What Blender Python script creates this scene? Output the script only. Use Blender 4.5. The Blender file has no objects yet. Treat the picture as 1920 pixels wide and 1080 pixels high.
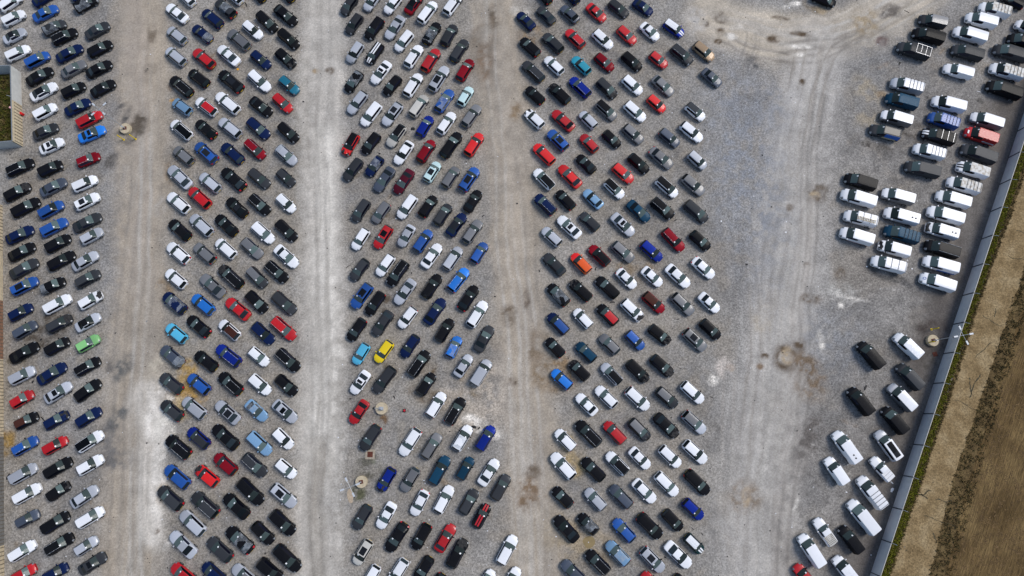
import bpy, bmesh, math, random
import numpy as np
from mathutils import Vector, Matrix
from mathutils import noise as mn

R = math.radians
random.seed(7)
scene = bpy.context.scene
COL = scene.collection

# ------------------------------------------------------------------ camera
CAM_H, PITCH, FPX = 110.0, R(10.4), 1280.0      # a drone hovering, tilted a little off straight down
cam_data = bpy.data.cameras.new('camera')
cam_data.sensor_width = 36.0
cam_data.lens = 36.0 * FPX / 1920.0
cam_data.clip_start, cam_data.clip_end = 1.0, 6000.0
cam = bpy.data.objects.new('camera', cam_data)
cam.location = (0, 0, CAM_H)
cam.rotation_euler = (PITCH, 0, 0)
COL.objects.link(cam)
scene.camera = cam

def at(px, py, z=0.0):
    """the point of the place, at height z, that stands at a pixel of the survey photo"""
    u, v = (px - 960.0) / FPX, (540.0 - py) / FPX
    dy = math.sin(PITCH) + v * math.cos(PITCH)
    dz = -math.cos(PITCH) + v * math.sin(PITCH)
    t = (z - CAM_H) / dz
    return Vector((u * t, dy * t, z))

# ------------------------------------------------------------------ helpers
def link(name, me, parent=None, loc=None):
    o = bpy.data.objects.new(name, me)
    COL.objects.link(o)
    if parent is not None:
        o.parent = parent
    if loc is not None:
        o.location = loc
    return o

def tag(o, label, cat, group=None):
    o['label'] = label
    o['category'] = cat
    if group:
        o['group'] = group
    return o

def kind(o, k):
    o['kind'] = k
    return o

def mesh_of(bm, mats, smooth=False, name='mesh'):
    me = bpy.data.meshes.new(name)
    bm.to_mesh(me)
    bm.free()
    for m in mats:
        me.materials.append(m)
    if smooth:
        me.polygons.foreach_set('use_smooth', [True] * len(me.polygons))
    return me

def add_box(bm, c, s, rz=0.0, mi=0, bevel=0.0):
    r = bmesh.ops.create_cube(bm, size=1.0)
    M = Matrix.Translation(Vector(c)) @ Matrix.Rotation(rz, 4, 'Z') @ Matrix.Diagonal((s[0], s[1], s[2], 1))
    bmesh.ops.transform(bm, matrix=M, verts=r['verts'])
    fs = set(f for v in r['verts'] for f in v.link_faces)
    for f in fs:
        f.material_index = mi
    if bevel:
        es = list(set(e for v in r['verts'] for e in v.link_edges))
        out = bmesh.ops.bevel(bm, geom=es, offset=bevel, segments=2, affect='EDGES', profile=0.6)
        for f in out['faces']:
            f.material_index = mi
    return r

def add_rod(bm, a, b, r, n=8, r2=None, mi=0):
    a, b = Vector(a), Vector(b)
    d = b - a
    q = d.to_track_quat('Z', 'Y').to_matrix().to_4x4()
    M = Matrix.Translation((a + b) / 2) @ q
    out = bmesh.ops.create_cone(bm, cap_ends=True, segments=n, radius1=r, radius2=r if r2 is None else r2, depth=d.length, matrix=M)
    for f in set(f for v in out['verts'] for f in v.link_faces):
        f.material_index = mi
    return out

# ------------------------------------------------------------------ materials
def new_mat(name):
    m = bpy.data.materials.new(name)
    m.use_nodes = True
    nt = m.node_tree
    b = nt.nodes['Principled BSDF']
    return m, nt, b

def plain(name, col, rough=0.6, metal=0.0, spec=0.4, var=0.12, scale=3.0):
    m, nt, b = new_mat(name)
    tc = nt.nodes.new('ShaderNodeTexCoord')
    n = nt.nodes.new('ShaderNodeTexNoise')
    n.inputs['Scale'].default_value = scale
    n.inputs['Detail'].default_value = 5
    nt.links.new(tc.outputs['Object'], n.inputs['Vector'])
    r = nt.nodes.new('ShaderNodeMapRange')
    r.inputs['From Min'].default_value, r.inputs['From Max'].default_value = 0.25, 0.75
    r.inputs['To Min'].default_value, r.inputs['To Max'].default_value = 1 - var, 1 + var
    nt.links.new(n.outputs['Fac'], r.inputs['Value'])
    mx = nt.nodes.new('ShaderNodeVectorMath')
    mx.operation = 'SCALE'
    mx.inputs[0].default_value = col[:3]
    nt.links.new(r.outputs['Result'], mx.inputs['Scale'])
    nt.links.new(mx.outputs['Vector'], b.inputs['Base Color'])
    b.inputs['Roughness'].default_value = rough
    b.inputs['Metallic'].default_value = metal
    b.inputs['Specular IOR Level'].default_value = spec
    return m

def paint(name, col, metal=0.0):
    lum = .2 * col[0] + .7 * col[1] + .1 * col[2]
    dust = .014 if lum < .06 else .08
    """car paint: base colour with a little road dust and per-car variation, under a clear coat"""
    m, nt, b = new_mat(name)
    tc = nt.nodes.new('ShaderNodeTexCoord')
    oi = nt.nodes.new('ShaderNodeObjectInfo')
    n = nt.nodes.new('ShaderNodeTexNoise')
    n.noise_dimensions = '4D'
    n.inputs['Scale'].default_value = 1.6
    n.inputs['Detail'].default_value = 6
    n.inputs['Roughness'].default_value = 0.65
    ml = nt.nodes.new('ShaderNodeMath'); ml.operation = 'MULTIPLY'; ml.inputs[1].default_value = 50
    nt.links.new(oi.outputs['Random'], ml.inputs[0])
    nt.links.new(tc.outputs['Object'], n.inputs['Vector'])
    nt.links.new(ml.outputs[0], n.inputs['W'])
    r = nt.nodes.new('ShaderNodeMapRange')
    r.inputs['From Min'].default_value, r.inputs['From Max'].default_value = 0.42, 0.80
    r.inputs['To Min'].default_value, r.inputs['To Max'].default_value = 0.0, dust
    nt.links.new(n.outputs['Fac'], r.inputs['Value'])
    mx = nt.nodes.new('ShaderNodeMix'); mx.data_type = 'RGBA'
    mx.inputs[6].default_value = (*col, 1)
    mx.inputs[7].default_value = (0.24, 0.235, 0.225, 1)
    nt.links.new(r.outputs['Result'], mx.inputs['Factor'])
    jr = nt.nodes.new('ShaderNodeMapRange')
    jr.inputs['To Min'].default_value, jr.inputs['To Max'].default_value = (.8, 1.25) if .02 < lum < .5 else (.92, 1.06)
    nt.links.new(oi.outputs['Random'], jr.inputs['Value'])
    js = nt.nodes.new('ShaderNodeVectorMath'); js.operation = 'SCALE'
    nt.links.new(mx.outputs[2], js.inputs[0]); nt.links.new(jr.outputs['Result'], js.inputs['Scale'])
    nt.links.new(js.outputs['Vector'], b.inputs['Base Color'])
    b.inputs['Metallic'].default_value = metal
    b.inputs['Roughness'].default_value = 0.42
    b.inputs['Specular IOR Level'].default_value = 0.05 if lum < .06 else .25
    b.inputs['Coat Weight'].default_value = 0.06 if lum < .06 else .35
    b.inputs['Coat Roughness'].default_value = 0.12
    return m

PAINT = {k: paint('paint_' + n, c, mt) for k, n, c, mt in [
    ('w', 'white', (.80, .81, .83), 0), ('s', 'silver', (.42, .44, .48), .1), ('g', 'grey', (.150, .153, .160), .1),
    ('d', 'dark_grey', (.036, .039, .044), .1), ('k', 'black', (.0075, .008, .010), 0), ('b', 'blue', (.012, .075, .30), .1),
    ('B', 'bright_blue', (.012, .17, .60), .1), ('D', 'royal_blue', (.007, .022, .21), .1), ('n', 'navy', (.006, .015, .062), .1),
    ('T', 'petrol_blue', (.008, .042, .080), .1), ('t', 'teal', (.008, .13, .20), .1), ('q', 'turquoise', (.020, .28, .38), .1),
    ('c', 'sky_blue', (.08, .42, .62), 0), ('l', 'light_steel_blue', (.17, .31, .47), .1), ('p', 'pale_mint', (.52, .70, .70), 0),
    ('r', 'red', (.42, .006, .010), 0), ('R', 'bright_red', (.60, .010, .010), 0), ('m', 'maroon', (.20, .006, .014), .1),
    ('v', 'burgundy', (.075, .008, .018), .1), ('O', 'orange', (.82, .10, .006), 0), ('y', 'yellow', (.82, .60, .006), 0),
    ('G', 'green', (.20, .47, .17), 0), ('e', 'champagne', (.50, .48, .43), .1), ('o', 'bronze', (.29, .20, .12), .15),
    ('u', 'brown', (.060, .022, .016), 0), ('Z', 'dark_green', (.008, .030, .032), 0), ('a', 'slate_blue', (.058, .072, .100), .1)]}

def glass(name, col, rough=0.10, spec=0.12):
    m, nt, b = new_mat(name)
    oi = nt.nodes.new('ShaderNodeObjectInfo')
    r = nt.nodes.new('ShaderNodeMapRange')
    r.inputs['To Min'].default_value, r.inputs['To Max'].default_value = 0.3, 2.1
    nt.links.new(oi.outputs['Random'], r.inputs['Value'])
    mx = nt.nodes.new('ShaderNodeVectorMath'); mx.operation = 'SCALE'
    mx.inputs[0].default_value = col
    nt.links.new(r.outputs['Result'], mx.inputs['Scale'])
    nt.links.new(mx.outputs['Vector'], b.inputs['Base Color'])
    b.inputs['Roughness'].default_value = rough
    b.inputs['Specular IOR Level'].default_value = spec
    return m

M_SCREEN = glass('windscreen_glass', (.050, .070, .068))
M_REAR = glass('rear_glass', (.014, .020, .024))
M_SIDE = glass('side_glass', (.006, .007, .014), spec=0.15)
M_ROOFGLASS = glass('roof_glass', (.008, .009, .011), spec=0.2)
M_RUBBER = plain('tyre_rubber', (.012, .012, .013), .85, var=.2, scale=9)
M_RIM = plain('alloy_rim', (.30, .31, .32), .4, .5)
M_LAMP = plain('headlamp_glass', (.20, .215, .23), .2, spec=.5)
M_RED = plain('tail_lamp_red', (.46, .004, .012), .2, spec=.5)
M_REDDIM = plain('tail_lamp_dark', (.16, .003, .008), .25, spec=.4)
M_TRIM = plain('black_trim', (.010, .010, .011), .6)
M_CHROME = plain('rail_metal', (.44, .45, .47), .3, .4)
M_PAPER = plain('paper_white', (.85, .86, .86), .7, var=.03)
M_PLATE = plain('plate_yellow', (.70, .46, .02), .5, var=.05)
M_ENGINE = plain('engine_bay', (.020, .019, .019), .75, var=.6, scale=7)
M_WHITE = plain('white_vinyl', (.78, .79, .80), .5, var=.05)
M_REDV = plain('red_vinyl', (.45, .010, .020), .5, var=.05)
M_BLUEV = plain('blue_vinyl', (.010, .10, .40), .5, var=.12)
M_BLACKV = plain('dark_vinyl', (.012, .014, .020), .5, var=.05)
M_SANDV = plain('sand_vinyl', (.33, .30, .20), .5, var=.4, scale=4)
M_LADDERWOOD = plain('ladder_wood', (.30, .23, .11), .7, var=.35, scale=5)

def m_sheet():
    m, nt, b = new_mat('plastic_film')
    b.inputs['Base Color'].default_value = (.46, .50, .54, 1)
    b.inputs['Roughness'].default_value = .22
    tc = nt.nodes.new('ShaderNodeTexCoord')
    n = nt.nodes.new('ShaderNodeTexNoise'); n.inputs['Scale'].default_value = .9; n.inputs['Detail'].default_value = 3
    n.inputs['Distortion'].default_value = .8
    nt.links.new(tc.outputs['Object'], n.inputs['Vector'])
    r = nt.nodes.new('ShaderNodeMapRange')
    r.inputs['From Min'].default_value, r.inputs['From Max'].default_value = .40, .66
    r.inputs['To Min'].default_value, r.inputs['To Max'].default_value = .15, .50
    nt.links.new(n.outputs['Fac'], r.inputs['Value'])
    nt.links.new(r.outputs['Result'], b.inputs['Alpha'])
    return m
M_SHEET = m_sheet()

def m_dirty_roof():
    m, nt, b = new_mat('dirty_white_roof')
    tc = nt.nodes.new('ShaderNodeTexCoord')
    n = nt.nodes.new('ShaderNodeTexNoise'); n.inputs['Scale'].default_value = 2.2; n.inputs['Detail'].default_value = 7
    nt.links.new(tc.outputs['Object'], n.inputs['Vector'])
    cr = nt.nodes.new('ShaderNodeValToRGB')
    e = cr.color_ramp.elements
    e[0].position, e[0].color = .36, (.42, .37, .30, 1)
    e[1].position, e[1].color = .55, (.68, .67, .63, 1)
    nt.links.new(n.outputs['Fac'], cr.inputs['Fac'])
    nt.links.new(cr.outputs['Color'], b.inputs['Base Color'])
    b.inputs['Roughness'].default_value = .6
    return m
M_DIRTY = m_dirty_roof()

# ------------------------------------------------------------------ vehicle prototypes
# a shell lofted through stations from tail (-) to nose (+); cross-section columns run round the car.
def profile(sp, ws, zb, zbelt, gh):
    w = sp['W'] / 2 * ws
    zr = sp['H']
    wf, wg = sp.get('wf', .73), sp.get('wg', .665)
    def mix(a, b): return a + (b - a) * gh
    top = [(.90 * w, zb), (1.0 * w, zb + .16), (1.0 * w, zb + (zbelt - zb) * .62), (.985 * w, zbelt - .06), (.925 * w, zbelt)]
    top += [(mix(.84 * w, wf * w), mix(zbelt + .02, zr - .11)),
            (mix(.74 * w, wg * w), mix(zbelt + .035, zr - .035)),
            (mix(.40 * w, .38 * w), mix(zbelt + .06, zr - .004)),
            (0.0, mix(zbelt + .07, zr))]
    return top

SPECS = {
 # stations: (x/L, width factor, z bottom, z belt, greenhouse)
 'H': dict(L=4.12, W=1.78, H=1.48, st=[(-.500,.70,.34,.70,0),(-.488,.89,.26,.86,0),(-.418,.985,.24,.93,1),(-.385,.99,.24,.935,1),(-.30,1,.24,.935,1),(-.05,1,.22,.93,1),(.075,1,.22,.93,1),(.255,.995,.24,.915,0),(.36,.97,.24,.875,0),(.445,.905,.26,.76,0),(.485,.75,.28,.64,0),(.500,.56,.32,.56,0)], rw=(1,2), ws=(6,7), sw=(3,7), roof=(2,6), bon=(7,10)),
 'K': dict(L=3.65, W=1.68, H=1.49, st=[(-.500,.80,.34,.72,0),(-.488,.93,.26,.90,0),(-.43,.985,.24,.95,1),(-.39,.99,.24,.955,1),(-.30,1,.24,.955,1),(-.02,1,.22,.95,1),(.12,1,.22,.95,1),(.285,.995,.24,.93,0),(.38,.97,.24,.88,0),(.455,.89,.26,.77,0),(.487,.74,.28,.64,0),(.500,.54,.32,.56,0)], rw=(1,2), ws=(6,7), sw=(3,7), roof=(2,6), bon=(7,10)),
 'S': dict(L=4.46, W=1.82, H=1.43, st=[(-.500,.66,.36,.72,0),(-.488,.855,.28,.86,0),(-.44,.955,.25,.93,0),(-.365,.985,.24,.945,0),(-.215,1,.23,.94,1),(-.17,1,.23,.94,1),(-.04,1,.22,.93,1),(.055,1,.22,.92,1),(.235,.995,.24,.90,0),(.35,.97,.24,.86,0),(.445,.895,.26,.76,0),(.487,.74,.28,.64,0),(.500,.54,.32,.56,0)], rw=(3,4), ws=(7,8), sw=(4,8), roof=(4,7), bon=(8,11), wg=.645, wf=.715),
 'C': dict(L=4.40, W=1.80, H=1.36, st=[(-.500,.66,.36,.72,0),(-.488,.855,.28,.84,0),(-.44,.955,.25,.90,0),(-.375,.985,.24,.91,0),(-.19,1,.23,.91,1),(-.14,1,.23,.91,1),(-.05,1,.22,.90,1),(.02,1,.22,.89,1),(.20,.995,.24,.87,0),(.34,.98,.24,.82,0),(.445,.895,.26,.72,0),(.487,.74,.28,.60,0),(.500,.54,.32,.54,0)], rw=(3,4), ws=(7,8), sw=(4,8), roof=(4,7), bon=(8,11), wg=.63, wf=.70),
 'E': dict(L=4.50, W=1.83, H=1.50, st=[(-.500,.70,.34,.72,0),(-.490,.885,.26,.87,0),(-.425,.98,.24,.94,1),(-.395,.985,.24,.945,1),(-.31,1,.24,.945,1),(-.08,1,.22,.935,1),(.075,1,.22,.93,1),(.24,.995,.24,.91,0),(.35,.97,.24,.87,0),(.445,.905,.26,.77,0),(.487,.75,.28,.65,0),(.500,.56,.32,.57,0)], rw=(1,2), ws=(6,7), sw=(3,7), roof=(2,6), bon=(7,10)),
 'U': dict(L=4.50, W=1.87, H=1.68, st=[(-.500,.82,.42,.80,0),(-.490,.94,.34,1.00,0),(-.43,.985,.30,1.06,1),(-.395,.99,.30,1.065,1),(-.30,1,.30,1.065,1),(-.06,1,.28,1.055,1),(.075,1,.28,1.05,1),(.235,.995,.30,1.035,0),(.35,.985,.30,1.00,0),(.45,.95,.34,.90,0),(.487,.84,.36,.78,0),(.500,.72,.40,.68,0)], rw=(1,2), ws=(6,7), sw=(3,7), roof=(2,6), bon=(7,10)),
 'M': dict(L=4.9, W=1.88, H=1.82, wf=.84, wg=.78, st=[(-.500,.84,.36,.84,0),(-.493,.95,.30,1.02,.0),(-.462,.99,.28,1.06,1),(-.42,.99,.28,1.06,1),(-.31,1,.26,1.06,1),(-.02,1,.26,1.05,1),(.15,1,.26,1.04,1),(.30,.995,.28,1.01,0),(.39,.98,.28,.95,0),(.455,.93,.30,.84,0),(.487,.84,.32,.70,0),(.500,.72,.36,.62,0)], rw=(1,2), ws=(6,7), sw=(3,7), roof=(2,6), bon=(7,10)),
 'mv': dict(L=5.0, W=1.95, H=1.97, wf=.89, wg=.83, st=[(-.500,.94,.36,1.18,.90),(-.492,.98,.32,1.20,.97),(-.46,.99,.30,1.20,1),(-.30,1,.28,1.20,1),(-.12,1,.28,1.19,1),(-.04,1,.28,1.16,1),(.06,1,.28,1.14,1),(.165,1,.28,1.12,1),(.325,.99,.30,1.10,0),(.41,.97,.30,1.03,0),(.46,.93,.32,.88,0),(.488,.84,.34,.72,0),(.500,.72,.38,.62,0)], rw=None, ws=(7,8), sw=(5,8), roof=(1,7), bon=(8,11)),
 'sv': dict(L=4.40, W=1.83, H=1.82, wf=.88, wg=.82, st=[(-.500,.93,.34,1.10,.90),(-.491,.97,.30,1.12,.97),(-.45,.99,.28,1.12,1),(-.28,1,.26,1.12,1),(-.06,1,.26,1.11,1),(.03,1,.26,1.10,1),(.05,1,.26,1.07,1),(.115,1,.26,1.05,1),(.275,.99,.28,1.01,0),(.38,.975,.28,.95,0),(.455,.93,.30,.82,0),(.488,.84,.32,.68,0),(.500,.72,.36,.60,0)], rw=None, ws=(7,8), sw=(5,8), roof=(1,7), bon=(8,11)),
 'pu': dict(L=4.40, W=1.76, H=1.68, st=[(-.500,.90,.46,.92,0),(-.492,.96,.40,1.02,0),(-.46,.99,.36,1.04,0),(-.30,1,.34,1.05,0),(-.115,1,.34,1.06,0),(-.085,1,.34,1.07,1),(.00,1,.32,1.07,1),(.09,1,.32,1.06,1),(.215,.995,.34,1.04,0),(.35,.98,.34,1.00,0),(.45,.94,.36,.90,0),(.487,.84,.38,.76,0),(.500,.72,.42,.66,0)], rw=(4,5), ws=(7,8), sw=(5,8), roof=(5,7), bon=(8,11)),
}
import copy as _copy
def variant(src, name, dx, **kw):
    sp = _copy.deepcopy(SPECS[src]); sp.update(kw)
    sp['st'] = [(x + dx.get(i, 0), ws, zb, zbelt, gh) for i, (x, ws, zb, zbelt, gh) in enumerate(sp['st'])]
    SPECS[name] = sp
variant('H', 'H_b', {2: -.022, 3: -.02, 6: .025, 7: .035}, H=1.52, wg=.655)           # one-box, short nose
variant('H', 'H_c', {1: .010, 2: .030, 3: .02, 6: -.03, 7: -.025}, H=1.43, wg=.645, wf=.71)   # long nose, raked tail
variant('S', 'S_b', {3: .035, 4: .05, 5: .04, 7: -.01}, H=1.42, wg=.65)             # long boot
variant('S', 'S_c', {3: -.035, 4: -.04, 5: -.03}, H=1.40, wg=.63)                   # fastback
variant('E', 'E_b', {2: .02, 3: .02, 6: -.025, 7: -.02}, H=1.46, wg=.65)
variant('U', 'U_b', {2: -.01, 6: .02, 7: .03}, H=1.62, wg=.64)
VARS = {'H': ['H', 'H', 'H_b', 'H_c'], 'S': ['S', 'S_b', 'S_c'], 'E': ['E', 'E_b'], 'U': ['U', 'U_b']}
PARTS = ['body', 'windscreen', 'rear_window', 'side_window', 'side_window', 'roof', 'bonnet']

def shell(sp):
    bm = bmesh.new()
    rows = []
    for x, ws, zb, zbelt, gh in sp['st']:
        half = profile(sp, ws, zb, zbelt, gh)
        pts = [(-y, z) for y, z in half] + [(y, z) for y, z in reversed(half[:-1])]   # right side first
        hw = sp['W'] / 2
        van = sp['rw'] is None
        bow = (.075 if not van else .055) * sp['L'] * max(0, x) - (.055 if not van else .0) * sp['L'] * max(0, -x - .12)
        if x > .47: bow *= 1.25
        rows.append([bm.verts.new((x * sp['L'] + bow * (.45 - (y / hw) ** 2), y, z)) for y, z in pts])
    nc = len(rows[0])
    for i in range(len(rows) - 1):
        for j in range(nc - 1):
            f = bm.faces.new((rows[i][j], rows[i + 1][j], rows[i + 1][j + 1], rows[i][j + 1]))
            jj = min(j, nc - 2 - j)                       # 0..7 from sill to roof centre
            mi = 0
            a, b = i, i + 1
            if jj >= 5 and sp['rw'] and sp['rw'][0] <= i < sp['rw'][1]: mi = 2
            elif jj >= 5 and sp['ws'][0] <= i < sp['ws'][1]: mi = 1
            elif jj == 4 and sp['sw'][0] <= i < sp['sw'][1]: mi = 4 if j < nc / 2 else 3
            elif jj >= 6 and sp['roof'][0] <= i < sp['roof'][1]: mi = 5
            elif jj >= 5 and sp['bon'][0] <= i < sp['bon'][1]: mi = 6
            f.material_index = mi
    bm.faces.new([v for v in rows[0]])
    bm.faces.new([v for v in reversed(rows[-1])])
    bm.normal_update()
    bmesh.ops.recalc_face_normals(bm, faces=bm.faces[:])
    # creases keep the glass and roof outlines firm
    cl = bm.edges.layers.float.new('crease_edge')
    for e in bm.edges:
        ms = {f.material_index for f in e.link_faces}
        if len(ms) > 1:
            e[cl] = .55
    me = bpy.data.meshes.new('shell')
    bm.to_mesh(me); bm.free()
    for k in range(7):
        me.materials.append(None)
    o = bpy.data.objects.new('shell', me)
    COL.objects.link(o)
    md = o.modifiers.new('s', 'SUBSURF'); md.levels = 2; md.render_levels = 2
    dg = bpy.context.evaluated_depsgraph_get()
    ev = bpy.data.meshes.new_from_object(o.evaluated_get(dg))
    bpy.data.objects.remove(o)
    return ev

def cut(src, test, mats, off=0.0, wob=0.0, name='part', seed=0):
    """a mesh of the faces of src that pass test(centre, normal, material index), pushed out by off"""
    bm = bmesh.new(); bm.from_mesh(src); bm.normal_update()
    kill = [f for f in bm.faces if not test(f.calc_center_median(), f.normal, f.material_index)]
    nrm = {v.index: v.normal.copy() for v in bm.verts}
    bm.verts.index_update()
    if off or wob:
        for v in bm.verts:
            k = off
            if wob:
                k += wob * mn.noise(v.co * 2.7 + Vector((seed * 3.1, 0, 0)))
            v.co += v.normal * k
    bmesh.ops.delete(bm, geom=kill, context='FACES')
    for f in bm.faces:
        f.material_index = 0
    return mesh_of(bm, mats, True, name)

def wheel_mesh(r=.325, w=.22):
    bm = bmesh.new()
    prof = [(r * .60, w * .40, 1), (r * .66, w * .50, 1), (r * .70, w * .49, 0), (r * .93, w * .46, 0), (r, w * .34, 0), (r, -w * .34, 0), (r * .93, -w * .46, 0), (r * .6, -w * .48, 0)]
    n = 20
    rings = [[bm.verts.new((math.cos(a) * rr, yy, math.sin(a) * rr)) for a in [2 * math.pi * k / n for k in range(n)]] for rr, yy, _ in prof]
    for i in range(len(rings) - 1):
        for k in range(n):
            f = bm.faces.new((rings[i][k], rings[i][(k + 1) % n], rings[i + 1][(k + 1) % n], rings[i + 1][k]))
            f.material_index = prof[i][2] if prof[i][2] == prof[i + 1][2] else 0
    c = bm.verts.new((0, w * .36, 0))
    for k in range(n):
        f = bm.faces.new((rings[0][(k + 1) % n], rings[0][k], c))
        f.material_index = 1 if (k // 2) % 2 else 0       # spokes and gaps
    bmesh.ops.recalc_face_normals(bm, faces=bm.faces[:])
    return mesh_of(bm, [M_RUBBER, M_RIM], True, 'wheel')

WHEEL, WHEEL_BIG = wheel_mesh(), wheel_mesh(.35, .24)

def mirror_mesh():
    bm = bmesh.new()
    add_box(bm, (0, 0, 0), (.16, .24, .16), bevel=.045)
    return mesh_of(bm, [PAINT['k']], True, 'mirror')
MIRROR = mirror_mesh()

def plate_mesh():
    bm = bmesh.new()
    add_box(bm, (0, 0, 0), (.014, .52, .12))
    return mesh_of(bm, [M_PLATE], False, 'plate')
PLATE = plate_mesh()

PROTO = {}
def proto(t):
    if t in PROTO:
        return PROTO[t]
    sp = SPECS[t]
    src = shell(sp)
    L, W, H = sp['L'], sp['W'], sp['H']
    dm = [PAINT['w'], M_SCREEN, M_REAR, M_SIDE, M_SIDE, PAINT['w'], PAINT['w']]
    P = {'spec': sp, 'src': src, 'parts': []}
    for k in range(7):
        if k == 2 and not sp['rw']:
            continue
        me = cut(src, lambda c, n, m, k=k: m == k, [dm[k]], name=t + '_' + PARTS[k])
        if len(me.polygons):
            P['parts'].append((k, PARTS[k], me))
    st = sp['st']
    x_rf, x_cw = st[sp['ws'][0]][0] * L, st[sp['ws'][1]][0] * L           # roof front, cowl
    P['sticker'] = cut(src, lambda c, n, m: m == 1 and x_rf + .04 * (x_cw - x_rf) < c.x < x_rf + .27 * (x_cw - x_rf) and -.27 * W < c.y < -.13 * W, [M_PAPER], .012, name='sticker')
    van = t in ('mv', 'sv', 'pu', 'M')
    P['head'] = [cut(src, lambda c, n, m, s=s: c.x > .43 * L and .30 * W < s * c.y < .49 * W and c.z > .56 * (1 if not van else 1.15) and m in (0, 6) and c.x > .405 * L + (.27 * W - (.49 * W - s * c.y)) * .22, [M_LAMP], .006, name='headlight') for s in (1, -1)]
    P['tail_low'] = [cut(src, lambda c, n, m, s=s: c.x < -.462 * L and .36 * W < s * c.y < .51 * W and .58 < c.z < .80 and m == 0, [M_REDDIM], .006, name='tail_light') for s in (1, -1)]
    zt = .70 if t not in ('U', 'mv', 'sv', 'M', 'pu') else .82
    if van:
        P['tail'] = [cut(src, lambda c, n, m, s=s: c.x < -.488 * L and .36 * W < s * c.y < .49 * W and .75 < c.z < 1.2 and m == 0, [M_RED], .008, name='tail_light') for s in (1, -1)]
    else:
        P['tail'] = [cut(src, lambda c, n, m, s=s: -.5 * L <= c.x < -.425 * L and .30 * W < s * c.y < .51 * W and zt - .06 < c.z < zt + .32 and m == 0 and c.x < -.45 * L, [M_RED], .008, name='tail_light') for s in (1, -1)]
    r0, r1 = st[sp['roof'][0]][0] * L, x_rf
    P['sunroof'] = cut(src, lambda c, n, m: m == 5 and r0 + .40 * (r1 - r0) < c.x < r0 + .90 * (r1 - r0) and abs(c.y) < .25 * W, [M_ROOFGLASS], .008, name='sunroof')
    P['sunroof_r'] = cut(src, lambda c, n, m: m == 5 and r0 + .10 * (r1 - r0) < c.x < r0 + .34 * (r1 - r0) and abs(c.y) < .25 * W, [M_ROOFGLASS], .008, name='sunroof')
    P['sunroof_big'] = cut(src, lambda c, n, m: m == 5 and r0 + .10 * (r1 - r0) < c.x < r0 + .96 * (r1 - r0) and abs(c.y) < .29 * W, [M_ROOFGLASS], .008, name='sunroof')
    P['stripe'] = [cut(src, lambda c, n, m, s=s, k=k: m == k and .05 * W < s * c.y < .17 * W and n.z > .3, [M_WHITE], .007, name='stripe') for s in (1, -1) for k in (5, 6)]
    # roof rails
    wg = sp.get('wg', .665)
    rails = []
    for s in (1, -1):
        bm = bmesh.new()
        y = s * W / 2 * wg * .97
        pts = [Vector((r0 + (r1 - r0) * q, y, H - .03 + (.035 if 0.06 < q < .94 else -.01))) for q in (0, .08, .3, .6, .92, 1.0)]
        for a, b in zip(pts, pts[1:]):
            add_rod(bm, a, b, .024, 6)
        rails.append(mesh_of(bm, [M_CHROME], True, 'rail'))
    P['rails'] = rails
    # wrecked bonnets: crumpled, torn open to the engine bay
    P['wreck'] = []
    bsrc = [m for k, n, m in P['parts'] if k == 6]
    for sd in range(4):
        bm = bmesh.new(); bm.from_mesh(bsrc[0])
        rnd = random.Random(sd * 7 + len(t))
        for v in bm.verts:
            q = max(0, (v.co.x - x_cw) / (L / 2 - x_cw))
            v.co += Vector((.16 * q * mn.noise(v.co * 2.1 + Vector((sd, 0, 0))), .10 * q * mn.noise(v.co * 2.3 + Vector((0, sd, 9))), .22 * q * mn.noise(v.co * 3.1 + Vector((5, 0, sd)))))
        for f in bm.faces:
            c = f.calc_center_median()
            q = (c.x - x_cw) / (L / 2 - x_cw)
            f.material_index = 1 if mn.noise(c * 1.5 + Vector((sd * 2.3, 7, 1))) + q * .9 > .42 else 0
        P['wreck'].append(mesh_of(bm, [PAINT['w'], M_ENGINE], False, 'wrecked_bonnet'))
    P['sheet'] = [cut(src, lambda c, n, m, s=s: -.40 * L < c.x < .14 * L and n.z > .15 and m in (0, 2, 3, 4, 5) and c.z > .9 and mn.noise(c * .8 + Vector((s * 4.7, 1, 2))) > -.28, [M_SHEET], .05, .05, 'sheet', s) for s in range(3)]
    P['sheet_tail'] = cut(src, lambda c, n, m: c.x < -.24 * L and n.z > .1 and c.z > .75 and mn.noise(c * .9 + Vector((3, 1, 2))) > -.3, [M_SHEET], .045, .05, 'sheet', 5)
    P['x_rf'], P['x_cw'], P['r0'], P['r1'] = x_rf, x_cw, r0, r1
    PROTO[t] = P
    return P

KINDNAME = {'H': ('hatchback', 'hatchback'), 'K': ('city_car', 'city car'), 'S': ('saloon_car', 'saloon car'), 'C': ('coupe', 'coupe'), 'E': ('estate_car', 'estate car'),
            'U': ('sport_utility_vehicle', 'SUV'), 'M': ('minibus', 'minibus'), 'mv': ('van', 'van'), 'sv': ('small_van', 'small van'), 'pu': ('pickup_truck', 'pickup truck')}
PNAME = {'w': 'white', 's': 'silver', 'g': 'grey', 'd': 'dark grey', 'k': 'black', 'b': 'blue', 'r': 'red', 'u': 'brown', 'R': 'red'}

def set_mat(o, m, slot=0):
    o.material_slots[slot].link = 'OBJECT'
    o.material_slots[slot].material = m

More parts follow.
